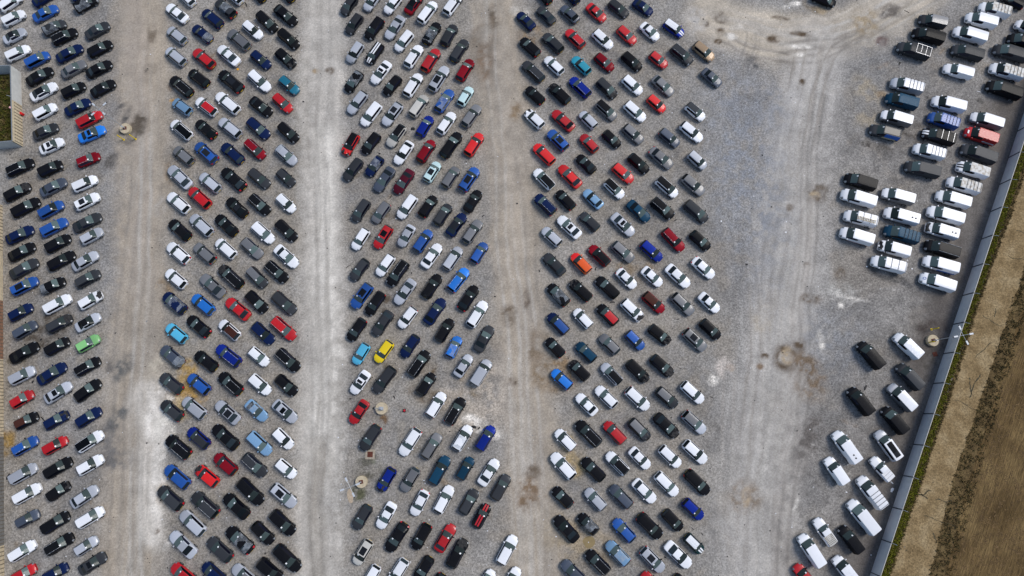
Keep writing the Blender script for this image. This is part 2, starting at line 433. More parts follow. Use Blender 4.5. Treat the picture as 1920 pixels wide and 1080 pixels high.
def bars(t, P, n, x0, x1, mat, name, parent, lift=.06, rails=False):
    sp = P['spec']
    w = sp['W'] / 2 * sp.get('wg', .7)
    bm = bmesh.new()
    for k in range(n):
        x = x0 + (x1 - x0) * k / max(1, n - 1)
        add_box(bm, (x, 0, sp['H'] + lift), (.042, w * 2.02, .03))
        for s in (1, -1):
            add_box(bm, (x, s * w, sp['H'] + lift / 2 - .035), (.05, .05, lift + .05))
    if rails:
        for s in (1, -1):
            add_box(bm, ((x0 + x1) / 2, s * w, sp['H'] + lift - .003), (abs(x1 - x0), .05, .04))
    return link(name, mesh_of(bm, [mat]), parent)

def text_mesh(txt, size, mat):
    cu = bpy.data.curves.new('lettering', 'FONT')
    cu.body = txt; cu.size = size; cu.align_x = 'CENTER'; cu.align_y = 'CENTER'; cu.extrude = .002; cu.offset = size * .02
    o = bpy.data.objects.new('lettering', cu)
    COL.objects.link(o)
    me = bpy.data.meshes.new_from_object(o.evaluated_get(bpy.context.evaluated_depsgraph_get()))
    bpy.data.objects.remove(o); bpy.data.curves.remove(cu)
    me.materials.clear(); me.materials.append(mat)
    return me

VEH = {}
def vehicle(i, t, c, x, y, rot, sx, sy, opts, label, group):
    P = proto(random.Random(i * 31 + 1).choice(VARS.get(t, [t])))
    sp = P['spec']
    L, W, H = sp['L'], sp['W'], sp['H']
    opts = opts.split()
    kv = dict(o.split('=') for o in opts if '=' in o)
    rnd = random.Random(i * 13 + 5)
    pm = PAINT[c]
    body = link(KINDNAME[t][0], P['parts'][0][2])
    body.location = (x, y, 0); body.rotation_euler = (0, 0, rot); body.scale = (sx, sy, 1)
    tag(body, label, KINDNAME[t][1], group)
    set_mat(body, PAINT['g'] if 'grey' in opts else pm)  # 'grey' paints shade and dirt of the van sides into the body colour
    for k, n, me in P['parts'][1:]:
        if k == 6 and 'D' in opts:
            o = link('damaged_bonnet', rnd.choice(P['wreck']), body)
            o['label'] = 'crumpled bonnet torn open to the dark engine bay'
            set_mat(o, pm); continue
        o = link(n, me, body)
        if k == 5:
            rc = 'k' if 'R' in opts or 'R2' in opts else kv.get('roof')
            if rc:
                set_mat(o, M_ROOFGLASS if 'R' in opts else PAINT[rc])
                o['label'] = PNAME.get(rc, 'black') + ' roof'
            elif 'dirty' in opts:
                set_mat(o, M_DIRTY); o['label'] = 'white roof stained with brown dirt'
            else:
                set_mat(o, pm)
        elif k == 6:
            set_mat(o, PAINT[kv['hood']] if 'hood' in kv else pm)
    link('windscreen_sticker', P['sticker'], body)
    for me in P['head']:
        if len(me.polygons): link('headlight', me, body)
    for me in (P['tail'] if 'rt' in opts or t in ('mv', 'sv', 'M', 'pu') else P['tail_low']):
        if len(me.polygons):
            o = link('tail_light', me, body)
    wb = .305 * L
    big = t in ('U', 'mv', 'M', 'pu')
    zr = .35 if big else .325
    for sxx in (1, -1):
        for s in (1, -1):
            o = link('wheel', WHEEL_BIG if big else WHEEL, body, (sxx * wb, s * (W / 2 - .075), zr))
            if s < 0:
                o.rotation_euler = (0, 0, math.pi)
    zm = sp['st'][sp['ws'][1]][3] + .07
    for s in (1, -1):
        o = link('wing_mirror', MIRROR, body, (P['x_cw'] - .30, s * (W / 2 + .07), zm))
        set_mat(o, pm if rnd.random() < .6 else PAINT['k'])
    link('number_plate', PLATE, body, (-L / 2 - .006, 0, .52))
    if 'S' in opts or 'S2' in opts:
        link('sunroof', P['sunroof_big'] if (t in 'SC' and rnd.random() < .3) else P['sunroof'], body)
    if 'S2' in opts: link('sunroof', P['sunroof_r'], body)
    if 'L' in opts:
        for me in P['rails']: link('roof_rail', me, body)
    if 'st' in opts or 'rs' in opts or 'stw' in opts or 'stk' in opts:
        for j, me in enumerate(P['stripe']):
            if ('stw' in opts or 'stk' in opts) and j % 2 == 0: continue
            o = link('stripe', me, body)
            set_mat(o, M_REDV if 'rs' in opts else M_BLACKV if 'stk' in opts else M_WHITE)
    if 'P' in opts or 'SP' in opts:
        link('plastic_sheet', P['sheet'][i % 3], body)['label'] = 'torn clear plastic film over roof and windows'
    if 'PT' in opts or 'DT' in opts or 'DP' in opts:
        link('plastic_sheet', P['sheet_tail'], body)['label'] = 'torn clear plastic film over the tail'
    # van fittings
    if t == 'mv' and not any(o in opts for o in ('rack', 'rack2', 'panel')) and i % 3:
        bm = bmesh.new()
        a_, b_ = P['r0'] + .03 * (P['r1'] - P['r0']), P['r0'] + .78 * (P['r1'] - P['r0'])
        for q in range(-3, 4):
            add_box(bm, ((a_ + b_) / 2, q * .21, H - .008 - abs(q) ** 2 * .0028), (b_ - a_, .04, .024))
        add_box(bm, (a_ + .62 * (b_ - a_), 0, H - .018), (.03, 1.5, .04))
        o = link('roof_ribs', mesh_of(bm, [pm]), body)
        set_mat(o, M_DIRTY if 'dirty' in opts else PAINT[kv['roof']] if 'roof' in kv else pm)
    rl = P['r1'] - P['r0']
    x0, x1 = P['r0'] + .04 * rl, P['r0'] + .72 * rl
    if 'rack' in opts: bars(t, P, 5, x0, x1, M_TRIM, 'roof_rack', body)
    if 'rack2' in opts: bars(t, P, 4, x0, x1, M_CHROME, 'roof_rack', body, rails=True)
    if 'rackone' in opts: bars(t, P, 3, x0, x1, M_TRIM, 'roof_rack', body)
    if 'rackw' in opts: bars(t, P, 3, x0 + .1 * rl, x1, M_CHROME, 'roof_rack', body)
    if 'ladder' in opts: bars(t, P, 3, x0, x1, M_TRIM, 'roof_rack', body, .08)
    if 'rails' in opts:
        for me in P['rails']: link('roof_rail', me, body)
    if 'vent' in opts:
        for q in (.2, .36):
            bm = bmesh.new(); add_rod(bm, (P['r0'] + q * rl, .12, H - .01), (P['r0'] + q * rl, .12, H + .08), .13, 14, .10)
            link('roof_vent', mesh_of(bm, [M_TRIM], False), body)
    if 'panel' in opts:
        link('roof_panel', P['sunroof_big'], body, (0, 0, .004))
    if 'bedcover' in opts or 'bedslats' in opts:
        bm = bmesh.new()
        xa, xb = -.485 * L, -.115 * L
        zt = sp['st'][3][3] + .09
        if 'bedcover' in opts:
            add_box(bm, ((xa + xb) / 2, 0, zt), (xb - xa, W * .84, .07), bevel=.03)
            for q in (.33, .66): add_box(bm, (xa + (xb - xa) * q, 0, zt + .035), (.03, W * .82, .012), mi=1)
        else:
            for q in range(7): add_box(bm, (xa + (xb - xa) * (q + .5) / 7, 0, zt + .0), ((xb - xa) / 7 - .06, W * .80, .05))
            add_box(bm, ((xa + xb) / 2, 0, zt - .04), (xb - xa, W * .82, .03), mi=1)
        link('bed_cover', mesh_of(bm, [PAINT['w'] if 'bedcover' in opts else PAINT['e'], M_TRIM]), body)
    def decal(name, mat, test):
        me = cut(P['src'], lambda cc, n, m: m == 0 and n.y > .5 and test(cc), [mat], .006, name=name)
        if len(me.polygons): return link(name, me, body)
    if 'blueside' in opts:
        decal('side_panel', M_BLUEV, lambda cc: -.48 * L < cc.x < .0 and cc.z > .95)['label'] = 'blue side panel'
        decal('side_picture', M_SANDV, lambda cc: -.38 * L < cc.x < .06 * L and .55 < cc.z < .95)['label'] = 'printed picture in sand and green tones along the side'
    if 'redstripe' in opts: decal('side_stripe', M_REDV, lambda cc: -.46 * L < cc.x < .3 * L and .42 < cc.z < .58)
    if 'bluestripe' in opts: decal('side_stripe', M_BLUEV, lambda cc: -.47 * L < cc.x < .06 * L and .50 < cc.z < .98)
    if 'rings' in opts:
        for q, rr in ((-.30, .24), (-.12, .19)):
            bm = bmesh.new(); n = 28
            for k in range(n):
                a0, a1 = 2 * math.pi * k / n, 2 * math.pi * (k + 1) / n
                bm.faces.new([bm.verts.new((q * L + math.cos(a) * r_, W / 2 + .012, .86 + math.sin(a) * r_)) for a, r_ in ((a0, rr), (a1, rr), (a1, rr - .035), (a0, rr - .035))])
            link('ring_emblem', mesh_of(bm, [M_BLUEV]), body)['label'] = 'thin ring emblem on the side'
    if 'emblem' in opts:
        bm = bmesh.new(); n = 24
        for k in range(n):
            a0, a1 = 2 * math.pi * k / n, 2 * math.pi * (k + 1) / n
            pts = []
            for a, r_ in ((a0, .22), (a1, .22), (a1, .16), (a0, .16)):
                pts.append(bm.verts.new((.405 * L + math.cos(a) * r_, .12 + math.sin(a) * r_, 1.135 - math.cos(a) * r_ * .33)))
            bm.faces.new(pts)
        link('bonnet_emblem', mesh_of(bm, [M_BLUEV]), body)
    if 'sign' in opts:
        bm = bmesh.new(); add_box(bm, (-.27 * L, W / 2 + .012, 1.03), (1.9, .02, .34), bevel=.004)
        s_ = link('side_sign', mesh_of(bm, [M_WHITE]), body)
        o = link('lettering', text_mesh('JACKSON', .30, M_BLACKV), s_, (-.27 * L, W / 2 + .026, 1.03))
        o.rotation_euler = (R(90), 0, math.pi)
        bm = bmesh.new(); add_box(bm, (.415 * L, .10, 1.115), (.24, .60, .012))
        o = link('bonnet_badge', mesh_of(bm, [M_WHITE]), body)
        o.rotation_euler = (0, 0, 0)
    if 'ladder' in opts:
        o = link('lettering', text_mesh('LAG', .40, M_BLACKV), body, (-.24 * L, W / 2 + .012, .92))
        o.rotation_euler = (R(90), 0, math.pi)
    VEH[i] = body
    return body

# ------------------------------------------------------------------ the vehicles
GROUPS = {'A': 'cars parked in the far-left block', 'B': 'cars parked in the second block', 'C': 'cars parked in the middle block', 'D': 'cars parked in the fourth block', 'V': 'vans parked near the steel fence', 'W': 'odd cars parked among the vans'}
CARS = [
('H','w',-88.43,71.24,0.705,1.047,1.021,'','white hatchback in far-left block near the top edge, above white hatchback','A'),
('H','w',-87.46,68.25,0.556,0.988,0.994,'','white hatchback in far-left block near the top edge, below white hatchback','A'),
('S','s',-86.85,64.82,0.555,0.891,0.951,'R','silver saloon with black roof in far-left block, above white hatchback','A'),
('H','w',-85.85,61.58,0.492,1.019,1.009,'','white hatchback in far-left block in the upper part, below silver saloon','A'),
('S','n',-82.81,72.07,0.695,0.880,0.946,'','navy saloon in far-left block near the top edge, right of white hatchback','A'),
('S','b',-82.01,69.16,0.549,1.009,1.004,'','blue saloon in far-left block near the top edge, right of white hatchback','A'),
('H','d',-80.10,66.39,0.524,0.981,0.991,'P','dark grey hatchback with plastic film on roof in far-left block, below blue saloon','A'),
('E','k',-78.13,64.72,0.530,0.990,0.995,'L','black estate with roof rails in far-left block, below blue saloon','A'),
('U','k',-75.04,70.98,0.598,0.943,0.974,'SP','black SUV with plastic film on roof in far-left block, right of dark grey hatchback','A'),
('S','d',-72.53,65.90,0.592,0.977,0.990,'','dark grey saloon in far-left block, right of black estate','A'),
('E','k',-71.69,62.38,0.564,0.972,0.987,'','black estate in far-left block in the upper part, right of navy saloon, above black saloon','A'),
('S','k',-71.44,58.59,0.548,1.019,1.008,'','black saloon in far-left block, right of grey saloon','A'),
('S','k',-70.36,55.00,0.567,0.974,0.988,'','black saloon in far-left block in the upper part, above red estate','A'),
('S','n',-76.90,61.53,0.559,1.056,1.025,'','navy saloon in far-left block, above grey saloon','A'),
('S','g',-75.80,58.59,0.569,0.984,0.993,'','grey saloon in far-left block, below navy saloon','A'),
('H','k',-75.42,54.68,0.521,0.992,0.996,'','black hatchback in far-left block, below grey saloon','A'),
('H','b',-82.29,60.32,0.550,1.016,1.007,'','blue hatchback in far-left block in the upper part, right of white hatchback','A'),
('S','k',-81.56,57.22,0.577,1.056,1.025,'','black saloon in far-left block, left of grey saloon','A'),
('S','w',-80.47,54.38,0.564,1.065,1.029,'R','white saloon with black roof in far-left block, left of black hatchback','A'),
('H','w',-79.78,50.72,0.561,0.981,0.991,'','white hatchback in far-left block in the upper part, below white saloon','A'),
('S','n',-74.33,51.54,0.534,0.996,0.998,'','navy saloon in far-left block in the upper part, above bright blue saloon','A'),
('E','r',-72.08,49.29,0.527,0.980,0.991,'rt','red estate in far-left block, above bright blue saloon','A'),
('S','B',-71.35,46.66,0.462,1.023,1.010,'S','bright blue saloon with dark sunroof in far-left block, below red estate','A'),
('S','d',-79.28,47.14,0.479,0.951,0.978,'','dark grey saloon in far-left block in the upper middle, above white saloon','A'),
('S','w',-77.90,44.51,0.488,0.924,0.966,'S','white saloon with dark sunroof in far-left block, below dark grey saloon','A'),
('S','n',-76.09,73.04,0.648,0.884,0.948,'','navy saloon in far-left block, right of navy saloon','A'),
('E','k',-82.78,40.70,0.483,1.024,1.011,'L','black estate with roof rails in far-left block in the upper middle, left of black SUV','A'),
('U','k',-77.57,40.47,0.502,0.880,0.946,'','black SUV in far-left block, below white saloon, left of white hatchback','A'),
('H','m',-71.48,42.06,0.432,0.943,0.974,'L','maroon hatchback with roof rails in far-left block, below bright blue saloon','A'),
('H','w',-71.54,37.86,0.465,1.005,1.002,'','white hatchback in far-left block, below maroon hatchback','A'),
('H','w',-70.85,34.73,0.521,1.029,1.013,'S','white hatchback with dark sunroof in far-left block, below white hatchback','A'),
('E','k',-82.69,36.39,0.553,0.990,0.995,'D','black estate with wrecked bonnet in far-left block in the upper middle, below black estate','A'),
('S','a',-76.75,37.22,0.548,0.998,0.999,'','slate blue saloon in far-left block in the upper middle, above blue hatchback','A'),
('E','k',-80.93,33.70,0.544,1.061,1.028,'','black estate in far-left block in the upper middle, left of blue hatchback','A'),
('H','b',-76.67,33.33,0.545,1.028,1.013,'','blue hatchback in far-left block, left of white hatchback','A'),
('E','b',-75.84,30.29,0.524,1.013,1.006,'','blue estate in far-left block, below blue hatchback','A'),
('S','d',-70.40,31.13,0.512,1.063,1.028,'','dark grey saloon in far-left block in the upper middle, right of blue estate','A'),
('H','s',-69.42,28.77,0.546,0.925,0.966,'','silver hatchback in far-left block, above silver saloon','A'),
('S','n',-81.32,29.00,0.495,1.023,1.010,'','navy saloon in far-left block at mid height, left of blue estate','A'),
('H','k',-74.85,27.55,0.546,1.030,1.014,'','black hatchback in far-left block, below blue estate, left of silver saloon','A'),
('S','k',-80.61,26.12,0.532,0.989,0.995,'','black saloon in far-left block, below navy saloon','A'),
('S','s',-69.97,24.57,0.582,1.001,1.000,'','silver saloon in far-left block, below silver hatchback','A'),
('E','k',-73.93,24.62,0.543,1.022,1.010,'','black estate in far-left block at mid height, below black hatchback, left of silver saloon','A'),
('S','d',-79.86,23.29,0.563,1.067,1.030,'','dark grey saloon in far-left block at mid height, above blue estate','A'),
('H','d',-69.27,21.61,0.542,1.011,1.005,'','dark grey hatchback in far-left block at mid height, below silver saloon','A'),
('E','b',-79.37,20.39,0.517,0.964,0.984,'S','blue estate with dark sunroof in far-left block, below dark grey saloon','A'),
('H','k',-74.76,20.50,0.472,0.939,0.972,'DP','black hatchback with film over the tail in far-left block, below black estate','A'),
('E','w',-73.68,17.42,0.535,1.005,1.002,'','white estate in far-left block, left of white hatchback','A'),
('H','w',-68.43,18.06,0.567,0.973,0.988,'D','white hatchback with wrecked bonnet in far-left block, below dark grey hatchback','A'),
('H','n',-79.51,16.08,0.547,0.953,0.979,'','navy hatchback in far-left block at mid height, left of white estate','A'),
('H','a',-78.35,13.21,0.583,0.931,0.969,'','slate blue hatchback in far-left block, below navy hatchback','A'),
('H','d',-72.96,14.25,0.528,0.985,0.993,'D','dark grey hatchback with wrecked bonnet in far-left block, below white estate','A'),
('S','s',-68.40,14.44,0.554,0.925,0.966,'R2','silver saloon with black roof in far-left block, right of dark grey hatchback','A'),
('S','k',-78.06,9.57,0.548,1.049,1.022,'','black saloon in far-left block, below slate blue hatchback','A'),
('H','k',-72.87,10.59,0.552,0.931,0.969,'','black hatchback in far-left block, left of green hatchback','A'),
('H','G',-68.03,11.02,0.557,0.926,0.967,'','green hatchback in far-left block, right of black hatchback','A'),
('E','k',-67.65,7.37,0.547,0.903,0.956,'L','black estate with roof rails in far-left block, below green hatchback','A'),
('U','s',-77.77,5.93,0.503,0.880,0.946,'','silver SUV in far-left block, above red hatchback','A'),
('S','n',-73.23,6.23,0.596,1.070,1.031,'','navy saloon in far-left block, right of silver SUV, left of black estate','A'),
('H','r',-77.47,2.19,0.571,0.902,0.956,'','red hatchback in far-left block, below silver SUV','A'),
('S','s',-71.85,3.25,0.604,1.016,1.007,'S','silver saloon with dark sunroof in far-left block, right of red hatchback','A'),
('E','k',-67.25,3.58,0.674,0.995,0.998,'','black estate in far-left block in the lower middle, right of silver saloon, above navy estate','A'),
('H','k',-76.36,-1.14,0.500,0.894,0.952,'roof=u','black hatchback with brown roof in far-left block, below red hatchback','A'),
('H','n',-71.65,-1.05,0.550,0.968,0.986,'D','navy hatchback with wrecked bonnet in far-left block, below silver saloon','A'),
('E','n',-66.63,-0.60,0.598,0.923,0.965,'','navy estate in far-left block in the lower middle, above white hatchback','A'),
('H','b',-76.07,-5.00,0.542,0.997,0.999,'L','blue hatchback with roof rails in far-left block, below black hatchback','A'),
('H','r',-71.34,-4.92,0.524,0.927,0.967,'','red hatchback in far-left block, right of blue hatchback','A'),
('H','w',-66.02,-4.31,0.595,1.056,1.025,'R','white hatchback with black roof in far-left block, right of red hatchback','A'),
('H','w',-65.60,-7.88,0.539,1.031,1.014,'','white hatchback in far-left block in the lower part, below white hatchback','A'),
('H','s',-75.76,-9.18,0.538,1.025,1.011,'','silver hatchback in far-left block, below blue hatchback','A'),
('E','k',-70.49,-8.30,0.550,0.981,0.991,'','black estate in far-left block in the lower part, right of silver hatchback','A'),
('E','w',-74.77,-12.16,0.525,0.952,0.978,'','white estate in far-left block in the lower part, left of black hatchback','A'),
('H','k',-70.00,-11.79,0.630,0.880,0.946,'D','black hatchback with wrecked bonnet in far-left block, right of white estate','A'),
('S','s',-65.91,-12.62,0.620,0.989,0.995,'','silver saloon in far-left block in the lower part, below white hatchback','A'),
('H','w',-64.65,-15.66,0.555,1.015,1.007,'','white hatchback in far-left block, below silver saloon, right of black hatchback','A'),
('H','a',-74.26,-15.91,0.511,0.880,0.946,'','slate blue hatchback in far-left block in the lower part, below white estate','A'),
('H','k',-69.89,-16.44,0.576,1.053,1.024,'','black hatchback in far-left block in the lower part, right of slate blue hatchback','A'),
('E','w',-74.40,-20.55,0.573,0.914,0.961,'','white estate in far-left block, above red hatchback','A'),
('E','k',-68.92,-19.57,0.562,0.975,0.989,'L','black estate with roof rails in far-left block, below black hatchback','A'),
('H','s',-64.82,-19.85,0.587,0.880,0.946,'','silver hatchback in far-left block near the bottom edge, below white hatchback','A'),
('S','d',-63.58,-22.39,0.590,0.963,0.983,'S','dark grey saloon with dark sunroof in far-left block, right of navy hatchback','A'),
('H','r',-73.75,-23.79,0.513,0.880,0.946,'','red hatchback in far-left block, below white estate','A'),
('H','n',-68.98,-23.65,0.519,0.894,0.952,'','navy hatchback in far-left block, right of red hatchback','A'),
('S','w',-58.87,69.20,2.460,1.038,1.017,'','white saloon in second block near the top edge, below white hatchback','B'),
('H','w',-57.45,72.20,2.361,0.919,0.964,'','white hatchback in second block near the top edge, above white saloon','B'),
('U','d',-50.37,70.03,2.436,0.964,0.984,'rt P','dark grey SUV with plastic film on roof in second block, left of white hatchback','B'),
('H','w',-49.14,72.56,2.409,0.937,0.972,'','white hatchback in second block, above dark grey SUV','B'),
('S','k',-45.00,73.12,2.253,0.880,0.946,'','black saloon in second block, left of black saloon','B'),
('S','k',-39.90,73.12,2.247,0.880,0.946,'','black saloon in second block, right of black saloon','B'),
('S','k',-39.76,68.79,-0.706,1.075,1.034,'','black saloon in second block near the top edge, right of black hatchback, below black saloon','B'),
('H','k',-42.95,67.50,-0.781,1.084,1.038,'','black hatchback in second block near the top edge, below black saloon, left of black saloon','B'),
('H','w',-45.34,65.97,-0.717,1.007,1.003,'','white hatchback in second block near the top edge, right of grey estate','B'),
('H','n',-52.60,68.20,2.439,1.069,1.031,'','navy hatchback in second block, right of white hatchback','B'),
('H','s',-58.52,64.92,2.449,0.999,0.999,'','silver hatchback in second block near the top edge, below white saloon','B'),
('H','n',-54.13,65.26,2.450,1.021,1.009,'PT','navy hatchback with film over the tail in second block, right of silver hatchback','B'),
('H','s',-58.35,60.95,2.448,1.046,1.021,'','silver hatchback in second block, left of red hatchback','B'),
('H','r',-53.46,60.56,2.439,1.130,1.058,'','red hatchback in second block, right of silver hatchback','B'),
('S','w',-49.21,61.17,2.425,1.064,1.029,'','white saloon in second block, right of red hatchback','B'),
('E','g',-47.60,64.13,2.407,1.060,1.027,'','grey estate in second block, below dark grey SUV','B'),
('H','k',-38.96,64.24,-0.729,1.050,1.023,'','black hatchback in second block in the upper part, below black saloon, above black hatchback','B'),
('H','n',-43.58,60.31,-0.717,0.993,0.997,'','navy hatchback in second block in the upper part, below white hatchback, left of black hatchback','B'),
('H','k',-39.30,60.61,-0.742,1.026,1.012,'D','black hatchback with wrecked bonnet in second block, below black hatchback','B'),
('H','k',-54.04,56.90,2.477,1.004,1.002,'','black hatchback in second block in the upper part, below red hatchback','B'),
('E','k',-56.93,55.37,2.437,1.062,1.028,'L','black estate with roof rails in second block, below silver hatchback','B'),
('U','k',-48.42,56.26,2.434,1.130,1.058,'S rt','black SUV with dark sunroof in second block, right of black hatchback','B'),
('E','w',-43.50,56.37,-0.753,1.046,1.021,'','white estate in second block, left of teal hatchback','B'),
('H','t',-38.40,55.59,-0.707,0.988,0.995,'','teal hatchback in second block, below black hatchback','B'),
('K','l',-56.46,51.60,2.502,1.029,1.013,'','light steel blue city car in second block, above white hatchback','B'),
('H','w',-52.31,51.64,2.491,1.040,1.018,'roof=r','white hatchback with red roof in second block, below black hatchback','B'),
('E','w',-48.70,52.31,2.440,1.120,1.054,'','white estate in second block, right of white hatchback','B'),
('S','k',-42.97,51.65,-0.660,0.989,0.995,'','black saloon in second block in the upper part, left of red hatchback','B'),
('H','r',-39.28,52.25,-0.755,0.963,0.983,'','red hatchback in second block, below teal hatchback','B'),
('H','w',-56.21,47.45,2.440,1.063,1.028,'R','white hatchback with black roof in second block, below light steel blue city car','B'),
('S','k',-52.05,47.53,2.442,0.961,0.983,'rt','black saloon in second block in the upper middle, below white hatchback','B'),
('E','s',-47.96,47.76,2.465,1.027,1.012,'','silver estate in second block in the upper middle, below white estate','B'),
('E','n',-43.14,47.65,-0.719,1.020,1.009,'','navy estate in second block in the upper middle, above maroon hatchback','B'),
('H','k',-37.97,46.92,-0.745,0.991,0.996,'','black hatchback in second block in the upper middle, above silver hatchback','B'),
('H','g',-55.44,42.80,2.449,0.995,0.998,'','grey hatchback in second block, left of blue SUV','B'),
('U','b',-51.62,43.25,2.418,1.022,1.010,'S rt','blue SUV with dark sunroof in second block, below black saloon','B'),
('H','n',-47.23,43.18,2.417,1.130,1.058,'','navy hatchback in second block in the upper middle, right of blue SUV','B'),
('H','m',-43.43,43.88,-0.732,1.008,1.004,'L','maroon hatchback with roof rails in second block, left of silver hatchback','B'),
('H','s',-38.11,42.89,-0.736,1.048,1.021,'DT','silver hatchback with film over the tail in second block, below black hatchback','B'),
('S','s',-55.73,39.00,2.399,1.130,1.058,'','silver saloon in second block, below grey hatchback','B'),
('H','s',-50.58,38.03,2.442,1.045,1.020,'','silver hatchback in second block in the upper middle, below blue SUV','B'),
('S','k',-46.71,38.65,2.434,1.130,1.058,'rt','black saloon in second block in the upper middle, right of silver hatchback, above black coupe','B'),
('E','d',-42.38,38.74,-0.694,0.931,0.969,'','dark grey estate in second block in the upper middle, below maroon hatchback, above black estate','B'),
('H','d',-37.94,38.89,-0.737,0.880,0.946,'','dark grey hatchback in second block, below silver hatchback, above white hatchback','B'),
('H','r',-52.12,35.39,2.420,1.105,1.047,'','red hatchback in second block, right of white hatchback','B'),
('H','w',-55.56,34.51,2.447,1.107,1.048,'','white hatchback in second block, left of red hatchback','B'),
('C','k',-45.79,33.70,2.405,0.983,0.993,'S','black coupe with dark sunroof in second block, below black saloon','B'),
('E','k',-42.06,34.23,-0.736,0.954,0.979,'L','black estate with roof rails in second block, above white hatchback','B'),
('H','w',-37.62,34.39,-0.751,0.900,0.955,'','white hatchback in second block in the upper middle, below dark grey hatchback','B'),
('H','k',-54.97,29.84,2.419,1.079,1.036,'','black hatchback in second block at mid height, left of silver hatchback','B'),
('H','s',-51.43,30.66,2.420,1.130,1.058,'','silver hatchback in second block, below red hatchback','B'),
('S','k',-47.32,30.63,2.397,1.023,1.010,'','black saloon in second block at mid height, right of silver hatchback','B'),
('H','w',-41.11,29.34,-0.726,1.074,1.033,'','white hatchback in second block at mid height, above grey hatchback','B'),
('H','k',-37.30,29.69,-0.760,1.041,1.019,'','black hatchback in second block at mid height, below white hatchback, right of white hatchback','B'),
('H','w',-54.83,25.93,2.455,1.098,1.044,'rt','white hatchback in second block at mid height, above white hatchback','B'),
('E','g',-50.50,25.89,2.447,0.956,0.980,'rt','grey estate in second block, below silver hatchback','B'),
('H','w',-47.07,26.67,2.429,1.000,1.000,'','white hatchback in second block, right of grey estate, left of grey hatchback','B'),
('H','g',-42.80,26.74,-0.721,1.035,1.016,'','grey hatchback in second block, above dark grey hatchback','B'),
('S','w',-37.03,25.34,-0.728,1.049,1.022,'','white saloon in second block, below black hatchback','B'),
('E','k',-38.49,22.76,-0.712,0.980,0.991,'L','black estate with roof rails in second block at mid height, right of dark grey hatchback','B'),
('H','w',-54.82,21.61,2.469,0.995,0.998,'','white hatchback in second block at mid height, below white hatchback','B'),
('S','g',-48.74,20.43,2.437,1.111,1.050,'','grey saloon in second block, below grey estate','B'),
('E','k',-45.92,21.94,2.421,1.102,1.046,'L D','black estate with wrecked bonnet and roof rails in second block, below white hatchback','B'),
('H','d',-41.58,21.83,-0.777,0.973,0.988,'rt roof=g','dark grey hatchback with grey roof in second block, below grey hatchback','B'),
('H','n',-54.73,17.60,2.455,1.101,1.045,'P','navy hatchback with plastic film on roof in second block, left of bright blue hatchback','B'),
('H','B',-50.08,17.36,2.472,1.049,1.022,'','bright blue hatchback in second block, below grey saloon','B'),
('S','r',-44.38,16.63,2.477,1.055,1.025,'','red saloon in second block, above white hatchback','B'),
('H','k',-41.42,17.78,-0.749,1.044,1.020,'','black hatchback in second block at mid height, right of red saloon','B'),
('H','d',-36.92,17.58,-0.719,1.121,1.054,'rt','dark grey hatchback in second block, right of black hatchback, above red estate','B'),
('H','c',-53.96,12.65,2.484,0.977,0.990,'','sky blue hatchback in second block, left of black saloon','B'),
('S','k',-50.49,13.79,2.464,1.010,1.005,'rt','black saloon in second block, right of sky blue hatchback','B'),
('H','w',-45.48,13.23,2.450,0.977,0.990,'roof=u','white hatchback with brown roof in second block, below red saloon','B'),
('E','n',-40.05,12.65,-0.727,0.974,0.988,'','navy estate in second block at mid height, left of red estate','B'),
('E','r',-36.77,13.41,-0.706,1.058,1.026,'L','red estate with roof rails in second block at mid height, below dark grey hatchback','B'),
('H','a',-54.31,8.97,2.481,1.069,1.031,'DT','slate blue hatchback with film over the tail in second block, below sky blue hatchback','B'),
('H','k',-48.86,8.19,2.502,1.027,1.012,'','black hatchback in second block in the lower middle, right of slate blue hatchback','B'),
('E','D',-45.35,9.10,2.497,1.028,1.012,'L','royal blue estate with roof rails in second block, below white hatchback','B'),
('H','w',-40.47,8.92,-0.681,0.919,0.963,'','white hatchback in second block, right of royal blue estate','B'),
('E','k',-35.78,8.36,-0.717,1.017,1.008,'L','black estate with roof rails in second block, right of white hatchback','B'),
('H','d',-54.08,4.66,2.506,1.029,1.013,'rt','dark grey hatchback in second block, left of blue hatchback, above dark grey hatchback','B'),
('H','b',-49.71,4.55,2.485,1.017,1.007,'','blue hatchback in second block in the lower middle, below black hatchback','B'),
('H','k',-44.68,4.63,2.447,1.113,1.051,'L rt','black hatchback with roof rails in second block, below royal blue estate','B'),
('H','w',-39.97,4.49,-0.689,0.984,0.993,'','white hatchback in second block, above light steel blue coupe','B'),
('H','k',-35.82,4.38,-0.708,0.999,0.999,'','black hatchback in second block, right of white hatchback, above silver saloon','B'),
('H','d',-53.61,0.43,2.486,0.995,0.998,'rt','dark grey hatchback in second block in the lower middle, left of silver hatchback','B'),
('H','s',-50.12,0.84,2.498,1.068,1.031,'','silver hatchback in second block, above royal blue hatchback','B'),
('S','s',-44.78,0.16,2.459,1.048,1.022,'S','silver saloon with dark sunroof in second block, right of silver hatchback','B'),
('C','l',-40.26,0.41,-0.720,0.928,0.968,'P','light steel blue coupe with plastic film on roof in second block, below white hatchback','B'),
('S','s',-35.76,0.29,-0.693,1.007,1.003,'S','silver saloon with dark sunroof in second block, right of light steel blue coupe','B'),
('U','k',-52.07,-5.15,2.474,1.010,1.005,'L rt','black SUV with roof rails in second block, left of royal blue hatchback','B'),
('H','D',-49.05,-3.80,2.458,1.001,1.000,'roof=d','royal blue hatchback with dark grey roof in second block, below silver hatchback','B'),
('S','k',-44.87,-3.65,2.450,1.116,1.052,'','black saloon in second block, left of light steel blue estate','B'),
('E','l',-39.45,-4.64,-0.716,1.009,1.004,'','light steel blue estate in second block, below light steel blue coupe','B'),
